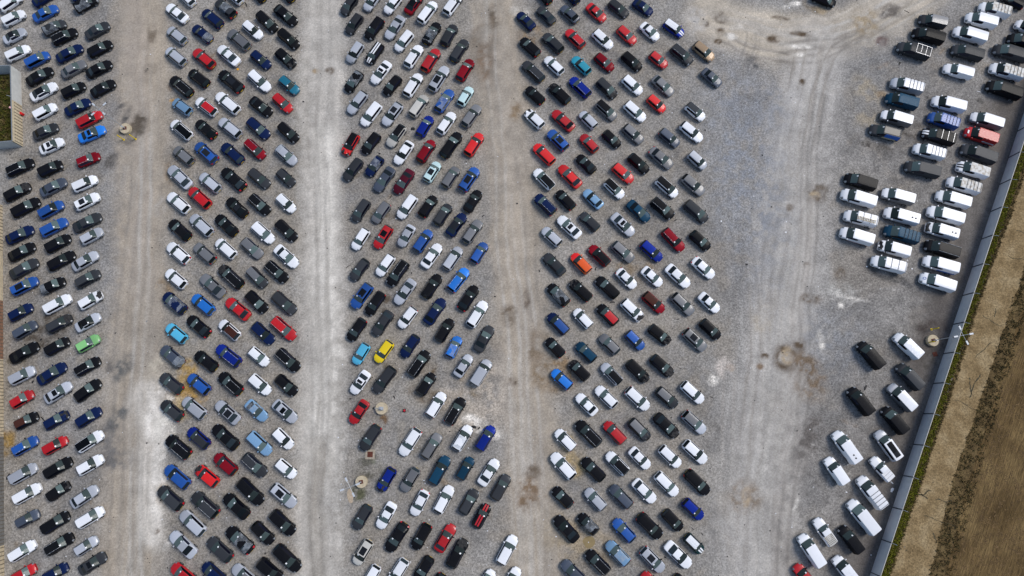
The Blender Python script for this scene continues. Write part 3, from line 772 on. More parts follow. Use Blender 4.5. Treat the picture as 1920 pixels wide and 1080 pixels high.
('H','w',-35.78,-3.91,-0.757,0.912,0.961,'','white hatchback in second block in the lower middle, below silver saloon','B'),
('H','b',-51.87,-9.67,2.477,1.130,1.058,'','blue hatchback in second block in the lower part, below black SUV','B'),
('H','R',-47.26,-9.56,2.493,1.005,1.002,'D','bright red hatchback with wrecked bonnet in second block, below royal blue hatchback','B'),
('H','m',-44.56,-7.75,2.459,1.021,1.009,'','maroon hatchback in second block, right of bright red hatchback','B'),
('E','d',-40.00,-7.91,-0.711,1.007,1.003,'L','dark grey estate with roof rails in second block, below light steel blue estate','B'),
('H','w',-35.06,-8.47,-0.670,0.880,0.946,'','white hatchback in second block in the lower part, below white hatchback','B'),
('H','d',-52.66,-12.85,2.472,1.118,1.053,'rt','dark grey hatchback in second block in the lower part, below blue hatchback','B'),
('U','d',-47.17,-13.83,2.470,1.094,1.042,'L rt','dark grey SUV with roof rails in second block in the lower part, above silver estate','B'),
('S','k',-42.40,-14.04,2.448,1.073,1.033,'','black saloon in second block, right of dark grey SUV','B'),
('E','k',-40.36,-11.90,-0.736,1.101,1.045,'','black estate in second block in the lower part, left of silver estate','B'),
('E','s',-35.21,-12.47,-0.678,1.027,1.012,'S','silver estate with dark sunroof in second block, below white hatchback','B'),
('E','s',-48.89,-16.52,2.442,1.050,1.022,'','silver estate in second block in the lower part, below dark grey SUV','B'),
('S','s',-50.08,-19.63,2.439,1.113,1.051,'','silver saloon in second block near the bottom edge, below silver estate','B'),
('S','k',-41.51,-18.99,2.444,1.130,1.058,'P rt','black saloon with plastic film on roof in second block, below black saloon','B'),
('H','k',-38.06,-18.00,-0.735,0.995,0.998,'','black hatchback in second block in the lower part, left of black hatchback, above black SUV','B'),
('H','k',-35.13,-16.49,-0.724,1.130,1.058,'','black hatchback in second block in the lower part, below silver estate','B'),
('H','d',-44.44,-20.38,2.450,1.130,1.058,'rt','dark grey hatchback in second block near the bottom edge, above navy hatchback','B'),
('E','k',-34.10,-21.63,-0.721,1.103,1.046,'','black estate in second block, below black hatchback','B'),
('H','r',-49.69,-23.97,2.498,1.050,1.023,'','red hatchback in second block near the bottom edge, below silver saloon','B'),
('H','n',-45.10,-23.82,2.474,1.019,1.009,'','navy hatchback in second block near the bottom edge, right of red hatchback','B'),
('E','s',-40.35,-24.18,2.494,1.009,1.004,'roof=g','silver estate with grey roof in second block, below black saloon','B'),
('U','k',-36.59,-23.41,-0.680,1.002,1.001,'','black SUV in second block near the bottom edge, below black hatchback, right of silver estate','B'),
('H','d',-28.72,70.72,-2.130,0.931,0.969,'','dark grey hatchback in middle block, left of silver hatchback','C'),
('H','s',-24.76,71.40,-2.131,0.906,0.958,'','silver hatchback in middle block near the top edge, above black SUV','C'),
('H','w',-21.03,70.88,-2.188,0.940,0.973,'','white hatchback in middle block near the top edge, right of silver hatchback','C'),
('S','m',-17.31,71.00,1.022,0.962,0.983,'R','maroon saloon with black roof in middle block, right of white hatchback','C'),
('H','w',-14.85,69.34,0.987,1.130,1.058,'','white hatchback in middle block, right of maroon saloon','C'),
('H','w',-10.45,70.93,0.999,1.097,1.043,'','white hatchback in middle block near the top edge, right of white hatchback','C'),
('H','d',-27.69,67.10,-2.133,0.966,0.985,'','dark grey hatchback in middle block near the top edge, below dark grey hatchback','C'),
('U','k',-24.12,66.19,-2.148,0.962,0.983,'rt','black SUV in middle block near the top edge, below silver hatchback','C'),
('S','s',-20.52,66.43,-2.125,1.075,1.034,'','silver saloon in middle block near the top edge, below white hatchback','C'),
('H','w',-18.84,63.79,-2.197,1.000,1.000,'','white hatchback in middle block in the upper part, below silver saloon','C'),
('S','k',-14.01,65.32,1.058,1.007,1.003,'P','black saloon with plastic film on roof in middle block, below white hatchback','C'),
('H','d',-10.99,64.96,1.098,1.043,1.019,'','dark grey hatchback in middle block, right of black saloon','C'),
('E','d',-9.16,62.05,1.040,1.010,1.004,'','dark grey estate in middle block in the upper part, right of red hatchback','C'),
('H','s',-27.29,61.68,-2.109,0.964,0.984,'','silver hatchback in middle block in the upper part, left of black city car','C'),
('K','k',-23.89,61.53,-2.120,1.127,1.057,'st','black city car with white stripes in middle block, below black SUV','C'),
('H','w',-17.08,60.95,1.041,1.106,1.048,'','white hatchback in middle block in the upper part, right of white saloon','C'),
('H','r',-14.09,60.22,1.047,1.130,1.058,'','red hatchback in middle block in the upper part, right of white hatchback','C'),
('H','m',-8.10,58.42,1.055,1.053,1.024,'','maroon hatchback in middle block, right of silver estate','C'),
('H','k',-27.30,56.26,-2.145,1.009,1.004,'P','black hatchback with plastic film on roof in middle block, below silver hatchback','C'),
('S','w',-22.64,57.93,-2.191,1.035,1.016,'S','white saloon with dark sunroof in middle block, below black city car','C'),
('H','k',-20.62,55.56,-2.219,0.959,0.982,'','black hatchback in middle block in the upper part, below white hatchback','C'),
('H','w',-17.03,55.59,1.053,1.117,1.053,'','white hatchback in middle block, above champagne hatchback','C'),
('E','s',-12.59,56.77,1.044,1.128,1.058,'S','silver estate with dark sunroof in middle block, below red hatchback','C'),
('H','b',-11.60,52.69,1.016,1.105,1.047,'P','blue hatchback with plastic film on roof in middle block, below silver estate','C'),
('H','p',-7.99,53.52,1.059,0.911,0.960,'','pale mint hatchback in middle block, right of blue hatchback','C'),
('E','s',-26.50,52.36,-2.182,1.002,1.001,'','silver estate in middle block in the upper part, left of white hatchback','C'),
('H','w',-24.07,50.23,-2.180,1.130,1.058,'','white hatchback in middle block in the upper part, right of silver estate','C'),
('H','s',-20.43,50.28,-2.172,1.130,1.058,'S','silver hatchback with dark sunroof in middle block, below black hatchback','C'),
('H','e',-15.94,51.76,1.002,1.057,1.025,'','champagne hatchback in middle block, right of silver hatchback','C'),
('E','g',-6.93,49.95,0.976,0.987,0.994,'','grey estate in middle block, below pale mint hatchback','C'),
('H','D',-14.83,48.03,1.065,0.980,0.991,'','royal blue hatchback in middle block, below champagne hatchback','C'),
('H','w',-11.17,48.61,0.999,1.071,1.032,'','white hatchback in middle block, right of royal blue hatchback','C'),
('H','R',-27.37,44.81,-2.046,1.009,1.004,'roof=k D','bright red hatchback with black roof and wrecked bonnet in middle block, below white hatchback','C'),
('H','k',-23.90,45.00,-2.177,0.992,0.996,'','black hatchback in middle block, left of champagne hatchback','C'),
('H','e',-19.65,46.36,-2.152,1.067,1.030,'roof=k','champagne hatchback with black roof in middle block, right of black hatchback','C'),
('S','w',-18.30,43.30,-2.136,1.004,1.002,'','white saloon in middle block in the upper middle, below champagne hatchback','C'),
('H','m',-14.50,43.62,1.028,1.033,1.015,'','maroon hatchback in middle block, below royal blue hatchback','C'),
('E','k',-10.32,44.71,0.986,1.119,1.054,'','black estate in middle block, below white hatchback, above grey hatchback','C'),
('H','R',-6.44,44.77,1.021,1.089,1.040,'','bright red hatchback in middle block, above blue SUV','C'),
('E','d',-26.77,40.31,-2.181,0.954,0.979,'','dark grey estate in middle block in the upper middle, below bright red hatchback','C'),
('H','n',-23.16,40.94,-2.177,0.947,0.976,'P','navy hatchback with plastic film on roof in middle block, below black hatchback','C'),
('S','a',-21.43,38.58,-2.149,1.066,1.030,'','slate blue saloon in middle block, below navy hatchback, left of burgundy saloon','C'),
('S','v',-18.15,38.22,-2.141,1.051,1.023,'','burgundy saloon in middle block, left of pale mint city car','C'),
('K','p',-13.39,39.92,1.036,1.043,1.019,'S','pale mint city car with dark sunroof in middle block, right of burgundy saloon','C'),
('H','g',-10.29,38.97,1.027,0.959,0.982,'','grey hatchback in middle block, right of pale mint city car','C'),
('U','b',-7.17,38.59,0.993,1.005,1.002,'S rt','blue SUV with dark sunroof in middle block, below bright red hatchback','C'),
('S','k',-6.53,34.81,1.024,0.922,0.965,'','black saloon in middle block in the upper middle, below blue SUV','C'),
('H','d',-25.14,33.15,-2.118,0.987,0.994,'','dark grey hatchback in middle block in the upper middle, left of grey hatchback','C'),
('H','g',-21.76,32.83,-2.155,0.939,0.972,'rt','grey hatchback in middle block in the upper middle, right of dark grey hatchback','C'),
('H','w',-17.45,33.81,-2.153,1.082,1.037,'','white hatchback in middle block in the upper middle, below burgundy saloon','C'),
('H','k',-13.98,33.90,0.989,0.987,0.994,'rt','black hatchback in middle block, below pale mint city car','C'),
('H','d',-11.46,32.47,1.017,0.965,0.984,'','dark grey hatchback in middle block in the upper middle, below grey hatchback','C'),
('S','n',-9.18,30.74,0.963,0.980,0.991,'R','navy saloon with black roof in middle block, below black saloon','C'),
('E','g',-6.53,29.54,0.991,0.976,0.989,'roof=g','grey estate with grey roof in middle block, below black saloon','C'),
('H','w',-24.98,28.27,-2.114,0.945,0.975,'','white hatchback in middle block at mid height, left of red hatchback','C'),
('H','r',-21.30,28.62,-2.110,1.025,1.011,'S','red hatchback with dark sunroof in middle block, below grey hatchback','C'),
('S','s',-17.44,28.83,-2.084,0.880,0.946,'','silver saloon in middle block, right of red hatchback','C'),
('U','b',-14.65,27.94,0.983,0.920,0.964,'','blue SUV in middle block, left of silver hatchback','C'),
('S','w',-13.18,25.44,0.981,1.014,1.006,'','white saloon in middle block at mid height, below blue SUV','C'),
('H','s',-9.70,25.01,0.994,1.034,1.015,'','silver hatchback in middle block, below grey estate','C'),
('H','b',-5.38,25.95,1.024,0.923,0.965,'rt','blue hatchback in middle block, below grey estate','C'),
('H','d',-24.96,23.12,-2.187,0.974,0.988,'','dark grey hatchback in middle block, below white hatchback, above blue SUV','C'),
('H','w',-20.74,23.86,-2.166,0.970,0.987,'','white hatchback in middle block at mid height, below red hatchback','C'),
('U','k',-18.68,22.53,-2.156,1.025,1.011,'L','black SUV with roof rails in middle block, below silver saloon','C'),
('H','B',-8.73,21.42,0.921,1.083,1.037,'L rt','bright blue hatchback with roof rails in middle block, below silver hatchback','C'),
('E','k',-13.05,20.36,1.006,0.974,0.988,'','black estate in middle block at mid height, right of silver saloon','C'),
('U','b',-24.40,18.76,-2.173,1.015,1.007,'S','blue SUV with dark sunroof in middle block, below dark grey hatchback','C'),
('E','k',-22.22,17.54,-2.145,0.942,0.974,'rt','black estate in middle block at mid height, left of silver saloon','C'),
('S','s',-17.40,19.44,-2.183,1.049,1.022,'','silver saloon in middle block at mid height, below black SUV','C'),
('S','k',-7.09,18.40,1.002,1.028,1.012,'rt','black saloon in middle block at mid height, below bright blue hatchback','C'),
('E','w',-5.59,15.77,1.017,1.042,1.019,'','white estate in middle block at mid height, below black saloon, right of black estate','C'),
('S','n',-12.45,16.22,0.985,1.072,1.032,'','navy saloon in middle block at mid height, below black estate, right of white hatchback','C'),
('H','w',-16.88,15.22,-2.212,0.934,0.970,'rt','white hatchback in middle block at mid height, below silver saloon','C'),
('S','d',-20.87,14.30,-2.160,1.010,1.004,'','dark grey saloon in middle block, above yellow hatchback','C'),
('E','k',-10.81,13.17,1.030,0.904,0.957,'','black estate in middle block, below navy saloon, above bright blue hatchback','C'),
('S','d',-4.48,11.78,1.055,1.017,1.008,'','dark grey saloon in middle block, below white estate, right of bright blue hatchback','C'),
('H','k',-25.03,13.28,-2.148,0.978,0.990,'rt','black hatchback in middle block, above sky blue hatchback','C'),
('H','c',-24.16,9.37,-2.100,0.880,0.946,'','sky blue hatchback in middle block, below black hatchback','C'),
('H','y',-20.54,9.73,-2.171,0.948,0.977,'','yellow hatchback in middle block, below dark grey saloon','C'),
('H','n',-16.38,10.60,-2.151,0.982,0.992,'','navy hatchback in middle block in the lower middle, below white hatchback','C'),
('H','B',-9.31,10.43,1.119,0.880,0.946,'P','bright blue hatchback with plastic film on roof in middle block, below black estate','C'),
('U','k',-14.81,7.82,0.972,1.017,1.008,'L','black SUV with roof rails in middle block, right of yellow hatchback','C'),
('S','w',-24.10,4.83,-2.175,0.913,0.961,'S','white saloon with dark sunroof in middle block, below sky blue hatchback','C'),
('E','d',-20.29,5.26,-2.199,1.050,1.023,'','dark grey estate in middle block, below yellow hatchback','C'),
('S','s',-7.73,7.45,0.992,0.880,0.946,'','silver saloon in middle block, below bright blue hatchback','C'),
('M','s',-4.88,6.37,1.007,0.914,0.961,'','silver minibus in middle block, right of silver saloon','C'),
('H','k',-13.58,4.58,0.987,0.936,0.971,'','black hatchback in middle block in the lower middle, below black SUV, above white estate','C'),
('E','w',-11.94,1.33,1.024,0.941,0.973,'rt','white estate in middle block in the lower middle, below black hatchback, left of black estate','C'),
('E','k',-8.93,0.35,1.041,1.010,1.005,'L rt','black estate with roof rails in middle block, above white hatchback','C'),
('S','r',-24.12,0.22,-2.147,0.912,0.960,'','red saloon in middle block in the lower middle, below white saloon','C'),
('E','d',-22.20,-3.74,-2.140,0.974,0.988,'rt','dark grey estate in middle block in the lower middle, below red saloon','C'),
('E','w',-15.93,-4.39,-2.143,1.035,1.016,'rt','white estate in middle block, above grey hatchback','C'),
('E','g',-12.52,-5.03,1.012,0.942,0.974,'','grey estate in middle block in the lower part, right of white estate','C'),
('H','w',-7.75,-3.81,1.019,1.030,1.013,'P','white hatchback with plastic film on roof in middle block, below black estate','C'),
('H','D',-4.12,-3.81,1.017,1.007,1.003,'','royal blue hatchback in middle block, right of white hatchback','C'),
('E','T',-11.24,-8.70,1.058,1.044,1.020,'','petrol blue estate in middle block, right of grey hatchback','C'),
('H','T',-7.23,-8.41,1.048,0.898,0.954,'','petrol blue hatchback in middle block, below white hatchback','C'),
('S','w',-3.58,-9.01,0.984,0.996,0.998,'','white saloon in middle block, right of petrol blue hatchback','C'),
('E','d',-1.72,-11.24,1.043,0.926,0.967,'','dark grey estate in middle block, below white saloon','C'),
('H','D',-19.45,-10.07,-2.096,0.958,0.981,'D','royal blue hatchback with wrecked bonnet in middle block, left of grey hatchback','C'),
('H','g',-15.78,-10.06,-2.119,0.963,0.983,'','grey hatchback in middle block, below white estate','C'),
('S','w',-14.21,-13.53,-2.058,0.911,0.960,'rt','white saloon in middle block, below grey hatchback','C'),
('E','w',-10.46,-13.04,1.080,0.981,0.991,'','white estate in middle block in the lower part, below petrol blue estate','C'),
('E','d',-6.63,-13.40,1.046,0.908,0.959,'','dark grey estate in middle block in the lower part, right of white estate','C'),
('H','k',-4.69,-15.49,1.069,0.930,0.969,'rs','black hatchback with red stripes in middle block, below dark grey estate','C'),
('H','d',-22.99,-15.65,-2.102,0.967,0.985,'','dark grey hatchback in middle block, above champagne hatchback','C'),
('S','w',-19.28,-15.40,-2.087,0.949,0.977,'','white saloon in middle block, below royal blue hatchback, left of white saloon','C'),
('S','k',-17.58,-18.57,-2.141,1.071,1.032,'rt','black saloon in middle block, right of champagne hatchback','C'),
('H','k',-13.84,-18.48,-2.087,1.001,1.001,'rt','black hatchback in middle block near the bottom edge, left of red saloon','C'),
('S','r',-10.16,-18.72,1.029,0.995,0.998,'','red saloon in middle block near the bottom edge, below white estate','C'),
('E','k',-8.29,-20.93,1.065,1.015,1.007,'D','black estate with wrecked bonnet in middle block, right of black hatchback','C'),
('H','e',-22.66,-20.75,-2.115,0.973,0.988,'S','champagne hatchback with dark sunroof in middle block, below dark grey hatchback','C'),
('E','w',-0.71,-20.43,1.065,1.017,1.008,'','white estate in middle block near the bottom edge, above white saloon','C'),
('H','w',-21.27,-24.25,-2.107,0.880,0.946,'','white hatchback in middle block near the bottom edge, below champagne hatchback','C'),
('E','w',-17.28,-23.61,-2.143,0.955,0.980,'','white estate in middle block near the bottom edge, below black saloon','C'),
('H','k',-13.37,-23.13,-2.132,0.957,0.981,'','black hatchback in middle block near the bottom edge, right of white estate','C'),
('H','k',-11.33,-25.50,-2.118,0.913,0.961,'rt','dark hatchback cut off by the bottom edge in middle block, red tail lights showing','C'),
('H','w',-3.87,-24.93,1.002,0.880,0.946,'','white hatchback in middle block, below white estate, left of white saloon','C'),
('S','w',-0.05,-24.75,1.049,0.880,0.946,'','white saloon in middle block near the bottom edge, below white estate, right of white hatchback','C'),
('H','k',5.65,72.60,2.233,0.880,0.946,'rt','black hatchback in fourth block, left of navy hatchback','D'),
('H','n',10.49,72.60,2.230,0.880,0.946,'','navy hatchback in fourth block, right of black hatchback','D'),
('S','n',2.44,67.73,2.317,0.882,0.947,'','navy saloon in fourth block, below black hatchback','D'),
('S','d',6.00,68.77,2.312,0.880,0.946,'','dark grey saloon in fourth block, below black hatchback','D'),
('S','a',10.15,69.02,2.333,0.880,0.946,'','slate blue saloon in fourth block, below navy hatchback, above red hatchback','D'),
('S','r',14.82,69.28,-0.778,0.914,0.961,'','red saloon in fourth block near the top edge, right of slate blue saloon','D'),
('E','d',18.75,70.05,-0.719,0.905,0.957,'','dark grey estate in fourth block near the top edge, right of red saloon','D'),
('S','n',23.03,70.31,-0.669,0.880,0.946,'','navy saloon in fourth block near the top edge, above white saloon','D'),
('H','k',3.12,62.74,2.357,1.020,1.009,'rt','black hatchback in fourth block, below navy saloon','D'),
('H','d',7.14,63.51,2.333,1.066,1.030,'','dark grey hatchback in fourth block, right of black hatchback','D'),
('H','r',11.02,64.32,2.314,1.020,1.009,'L','red hatchback with roof rails in fourth block, right of dark grey hatchback','D'),
('E','w',15.84,64.16,-0.792,0.939,0.973,'','white estate in fourth block in the upper part, below red saloon','D'),
('E','r',20.03,64.93,-0.788,0.883,0.947,'','red estate in fourth block near the top edge, right of white estate','D'),
('S','w',24.10,65.64,-0.800,0.880,0.946,'','white saloon in fourth block, left of royal blue city car','D'),
('K','D',28.31,66.22,-0.676,1.085,1.038,'roof=w st','royal blue city car with white roof and white stripes in fourth block','D'),
('E','d',3.67,58.14,2.348,1.033,1.015,'L','dark grey estate with roof rails in fourth block, left of white hatchback','D'),
('H','w',7.28,59.22,2.336,0.993,0.997,'','white hatchback in fourth block, left of turquoise hatchback','D'),
('H','q',11.97,59.24,2.325,0.970,0.987,'','turquoise hatchback in fourth block, right of white hatchback','D'),
('H','m',15.98,59.82,-0.762,0.962,0.983,'','maroon hatchback in fourth block, right of turquoise hatchback','D'),
('H','k',20.77,59.98,-0.766,0.989,0.995,'','black hatchback in fourth block in the upper part, right of maroon hatchback, below red estate','D'),
('H','r',25.38,60.25,-0.723,0.880,0.946,'','red hatchback in fourth block, above grey saloon','D'),
('U','d',29.49,61.19,-0.748,0.977,0.990,'L','dark grey SUV with roof rails in fourth block, right of red hatchback','D'),
('H','o',33.33,61.86,-0.755,1.037,1.017,'','bronze hatchback in fourth block, right of dark grey SUV','D'),
('S','a',34.44,56.96,-0.759,0.892,0.951,'','slate blue saloon in fourth block, below bronze hatchback','D'),
('H','k',3.95,53.72,2.366,0.941,0.973,'rt','black hatchback in fourth block in the upper part, left of black hatchback, above white hatchback','D'),
('H','k',8.16,54.00,2.336,1.073,1.033,'D','black hatchback with wrecked bonnet in fourth block, left of royal blue hatchback','D'),
('H','D',11.70,55.21,2.328,1.076,1.034,'L','royal blue hatchback with roof rails in fourth block, right of black hatchback','D'),
('H','d',16.32,54.97,-0.802,1.014,1.006,'D','dark grey hatchback with wrecked bonnet in fourth block, left of white hatchback','D'),
('H','w',20.73,55.57,-0.780,0.995,0.998,'','white hatchback in fourth block, left of bright red hatchback, above white hatchback','D'),
('S','g',25.98,55.46,-0.783,0.990,0.996,'','grey saloon in fourth block, below red hatchback','D'),
('H','R',24.72,52.11,-0.772,0.880,0.946,'','bright red hatchback in fourth block, below grey saloon','D'),
('H','w',3.81,49.40,2.339,0.978,0.990,'D','white hatchback with wrecked bonnet in fourth block, below black hatchback','D'),
('S','r',8.70,49.10,2.354,1.033,1.015,'','red saloon in fourth block, left of silver hatchback','D'),
('H','s',12.99,49.20,2.307,0.880,0.946,'','silver hatchback in fourth block, below royal blue hatchback','D'),
('H','g',16.11,50.95,-0.782,1.013,1.006,'roof=k','grey hatchback with black roof in fourth block, below dark grey hatchback','D'),
('H','w',21.01,50.74,-0.771,1.058,1.026,'','white hatchback in fourth block in the upper part, right of grey hatchback','D'),
('H','w',31.32,50.68,-0.753,0.927,0.967,'roof=d','white hatchback with dark grey roof in fourth block, below slate blue saloon','D'),
('U','b',7.76,45.51,2.314,0.952,0.978,'S rt','blue SUV with dark sunroof in fourth block, below red saloon','D'),
('H','R',5.40,43.05,2.333,1.076,1.034,'','bright red hatchback in fourth block, left of bright red saloon','D'),
('H','r',13.04,44.98,2.284,0.919,0.964,'','red hatchback in fourth block in the upper middle, below silver hatchback','D'),
('H','k',16.90,45.76,-0.787,0.880,0.946,'rt','black hatchback in fourth block, below grey hatchback, above bright red hatchback','D'),
('H','g',20.57,46.67,-0.781,0.992,0.996,'','grey hatchback in fourth block in the upper middle, below white hatchback','D'),
('H','a',26.69,45.95,-0.736,0.952,0.978,'rt','slate blue hatchback in fourth block in the upper middle, right of grey hatchback','D'),
('E','w',30.48,47.00,-0.731,0.979,0.991,'','white estate in fourth block in the upper middle, below white hatchback','D'),
('S','k',12.47,41.31,2.330,0.880,0.946,'','black saloon in fourth block, above light steel blue saloon','D'),
('H','R',18.63,39.64,-0.750,1.008,1.003,'','bright red hatchback in fourth block in the upper middle, below black hatchback','D'),
('H','k',21.33,41.39,-0.778,1.010,1.004,'','black hatchback in fourth block, left of grey saloon','D'),
('S','g',25.15,42.36,-0.746,1.035,1.016,'rt','grey saloon in fourth block, left of silver hatchback','D'),
('H','s',31.24,41.92,-0.786,0.880,0.946,'','silver hatchback in fourth block in the upper middle, right of slate blue hatchback','D'),
('H','w',5.35,38.65,2.317,1.028,1.012,'roof=k','white hatchback with black roof in fourth block, left of bright red saloon','D'),
('S','R',9.70,39.11,2.307,1.075,1.034,'','bright red saloon in fourth block, below red hatchback','D'),
('H','w',17.12,36.93,-0.799,0.951,0.978,'roof=k','white hatchback with black roof in fourth block, right of light steel blue saloon','D'),
('H','w',25.92,37.21,-0.767,1.038,1.017,'roof=k','white hatchback with black roof in fourth block, below grey saloon','D'),
('H','g',30.31,37.63,-0.759,1.075,1.034,'','grey hatchback in fourth block in the upper middle, below silver hatchback','D'),
('U','n',5.53,34.20,2.342,0.932,0.969,'L rt','navy SUV with roof rails in fourth block, above silver hatchback','D'),
('H','k',8.92,35.01,2.302,0.949,0.977,'rt','black hatchback in fourth block in the upper middle, left of light steel blue saloon','D'),
('S','l',13.51,35.16,2.327,0.880,0.946,'','light steel blue saloon in fourth block, below black saloon','D'),
('S','T',21.05,33.05,-0.769,1.001,1.000,'','petrol blue saloon in fourth block in the upper middle, right of silver saloon','D'),
('U','k',25.03,33.50,-0.755,0.977,0.990,'L','black SUV with roof rails in fourth block, above maroon estate','D'),
('H','d',30.62,33.00,-0.760,1.116,1.052,'','dark grey hatchback in fourth block in the upper middle, above black hatchback','D'),
('S','w',9.47,30.33,2.359,1.051,1.023,'S','white saloon with dark sunroof in fourth block, below black hatchback','D'),
('H','d',12.83,31.26,2.358,0.923,0.965,'','dark grey hatchback in fourth block, below light steel blue saloon','D'),
('S','s',18.36,30.73,-0.799,1.046,1.021,'S','silver saloon with dark sunroof in fourth block, below white hatchback','D'),
('H','s',6.55,28.69,2.365,0.931,0.969,'','silver hatchback in fourth block at mid height, below navy SUV','D'),
('E','m',26.61,28.15,-0.850,1.012,1.005,'L','maroon estate with roof rails in fourth block, left of black hatchback','D'),
('H','k',31.04,28.02,-0.780,0.949,0.977,'','black hatchback in fourth block at mid height, right of maroon estate','D'),
('S','d',6.93,24.01,2.322,0.990,0.996,'','dark grey saloon in fourth block, left of orange hatchback','D'),
('H','O',11.30,24.20,2.318,0.963,0.983,'hood=R','orange hatchback in fourth block, below white saloon','D'),
('H','m',14.35,25.50,2.339,1.012,1.005,'roof=k','maroon hatchback with black roof in fourth block, below dark grey hatchback','D'),
('H','g',18.23,26.12,-0.747,1.031,1.014,'','grey hatchback in fourth block at mid height, below silver saloon','D'),
('H','D',22.93,26.21,-0.761,1.016,1.007,'rt','royal blue hatchback in fourth block, above white saloon','D'),
('S','w',18.67,21.62,-0.797,0.880,0.946,'rt','white saloon in fourth block at mid height, below grey hatchback','D'),
('S','w',22.86,21.93,-0.759,0.885,0.948,'','white saloon in fourth block, below royal blue hatchback','D'),
('S','w',27.09,22.04,-0.774,1.048,1.021,'','white saloon in fourth block at mid height, below maroon estate','D'),
('S','w',31.30,23.40,-0.756,0.965,0.984,'rt','white saloon in fourth block at mid height, below black hatchback, right of white saloon','D'),
('H','k',7.52,18.95,2.313,1.045,1.020,'P rt','black hatchback with plastic film on roof in fourth block, below dark grey saloon','D'),
('E','k',11.17,19.69,2.367,0.943,0.974,'D rt','black estate with wrecked bonnet in fourth block, below orange hatchback','D'),
('E','k',15.52,20.18,2.372,0.973,0.988,'','black estate in fourth block, left of white saloon, right of black estate','D'),
('H','w',19.46,16.47,-0.781,1.022,1.010,'D','white hatchback with wrecked bonnet in fourth block, below white saloon','D'),
('H','m',22.96,17.65,-0.770,1.011,1.005,'roof=u','maroon hatchback with brown roof in fourth block, below white saloon','D'),
('H','g',27.66,17.43,-0.798,1.057,1.025,'','grey hatchback in fourth block, above grey hatchback','D'),
('S','w',31.96,17.65,-0.773,0.880,0.946,'','white saloon in fourth block at mid height, right of grey hatchback','D'),
('H','n',7.42,14.24,2.330,0.994,0.997,'roof=b','navy hatchback with blue roof in fourth block, below black hatchback','D'),
('H','w',11.44,15.08,2.300,0.889,0.950,'','white hatchback in fourth block, right of navy hatchback, left of black hatchback','D'),
('H','k',15.46,15.67,2.331,0.976,0.989,'roof=r','black hatchback with red roof in fourth block, below black estate','D'),
('H','g',15.64,10.89,2.342,0.933,0.970,'','grey hatchback in fourth block, above silver hatchback','D'),
('H','b',19.73,11.53,-0.803,0.880,0.946,'','blue hatchback in fourth block, below white hatchback','D'),
('E','k',23.74,12.43,-0.699,0.887,0.949,'D','black estate with wrecked bonnet in fourth block, left of grey hatchback','D'),
('H','k',6.91,10.38,2.325,0.880,0.946,'rt','black hatchback in fourth block in the lower middle, above bright blue hatchback','D'),
('H','T',11.85,9.65,2.361,0.922,0.965,'','petrol blue hatchback in fourth block in the lower middle, left of grey hatchback','D'),
('H','k',31.94,13.30,-0.783,0.938,0.972,'','black hatchback in fourth block at mid height, below white saloon','D'),
('H','g',29.36,11.58,-0.760,1.056,1.025,'S rt','grey hatchback with dark sunroof in fourth block, below grey hatchback','D'),
('H','B',7.91,5.33,2.385,0.928,0.967,'rt','bright blue hatchback in fourth block in the lower middle, below black hatchback','D'),
('H','k',10.73,6.73,2.340,0.915,0.962,'D','black hatchback with wrecked bonnet in fourth block, right of bright blue hatchback, above white saloon','D'),
('H','s',15.81,6.18,2.322,0.968,0.986,'roof=k','silver hatchback with black roof in fourth block, below grey hatchback','D'),
('E','k',20.03,6.59,-0.788,0.949,0.977,'D','black estate with wrecked bonnet in fourth block, below blue hatchback','D'),
('E','k',23.93,7.44,-0.753,0.940,0.973,'D','black estate with wrecked bonnet in fourth block in the lower middle, above dark grey hatchback','D'),
('S','w',11.77,1.39,2.342,0.902,0.956,'','white saloon in fourth block in the lower middle, below black hatchback, left of white hatchback','D'),
('H','w',14.91,2.56,2.360,0.999,1.000,'','white hatchback in fourth block in the lower middle, below silver hatchback','D'),
('H','w',19.85,2.28,-0.765,1.075,1.034,'rt','white hatchback in fourth block in the lower middle, below black estate, right of white hatchback','D'),
('H','d',24.50,2.44,-0.737,0.957,0.981,'roof=g','dark grey hatchback with grey roof in fourth block, below black estate','D'),
('H','w',28.58,3.24,-0.755,1.015,1.007,'','white hatchback in fourth block in the lower middle, right of dark grey hatchback','D'),
('E','k',11.97,-3.09,2.348,1.073,1.033,'L','black estate with roof rails in fourth block, left of red hatchback','D'),
('H','r',16.07,-2.97,2.329,0.993,0.997,'','red hatchback in fourth block in the lower middle, below white hatchback','D'),
('H','d',19.99,-2.51,-0.797,0.981,0.992,'roof=g D','dark grey hatchback with grey roof and wrecked bonnet in fourth block, below white hatchback','D'),
('S','k',24.24,-1.90,-0.778,1.034,1.015,'D','black saloon in fourth block, right of dark grey hatchback, left of silver hatchback','D'),
('H','s',28.61,-1.40,-0.755,1.052,1.023,'roof=g rt','silver hatchback with grey roof in fourth block, below white hatchback','D'),
('H','w',8.33,-4.08,2.339,0.929,0.968,'rt','white hatchback in fourth block in the lower middle, above white estate','D'),
('H','w',28.52,-5.93,-0.754,1.065,1.029,'','white hatchback in fourth block in the lower part, below silver hatchback','D'),
('E','w',7.93,-8.02,2.311,1.048,1.022,'','white estate at left end of fourth block in the lower part, left of black estate','D'),
('E','k',12.60,-8.56,2.364,0.960,0.982,'','black estate in fourth block, below black estate, above silver hatchback','D'),
('H','w',16.36,-7.62,2.351,1.009,1.004,'roof=k','white hatchback with black roof in fourth block, left of white saloon','D'),
('S','w',19.89,-6.86,-0.797,0.880,0.946,'','white saloon in fourth block, below dark grey hatchback','D'),
('H','w',24.62,-6.62,-0.773,0.972,0.987,'','white hatchback in fourth block, below black saloon','D'),
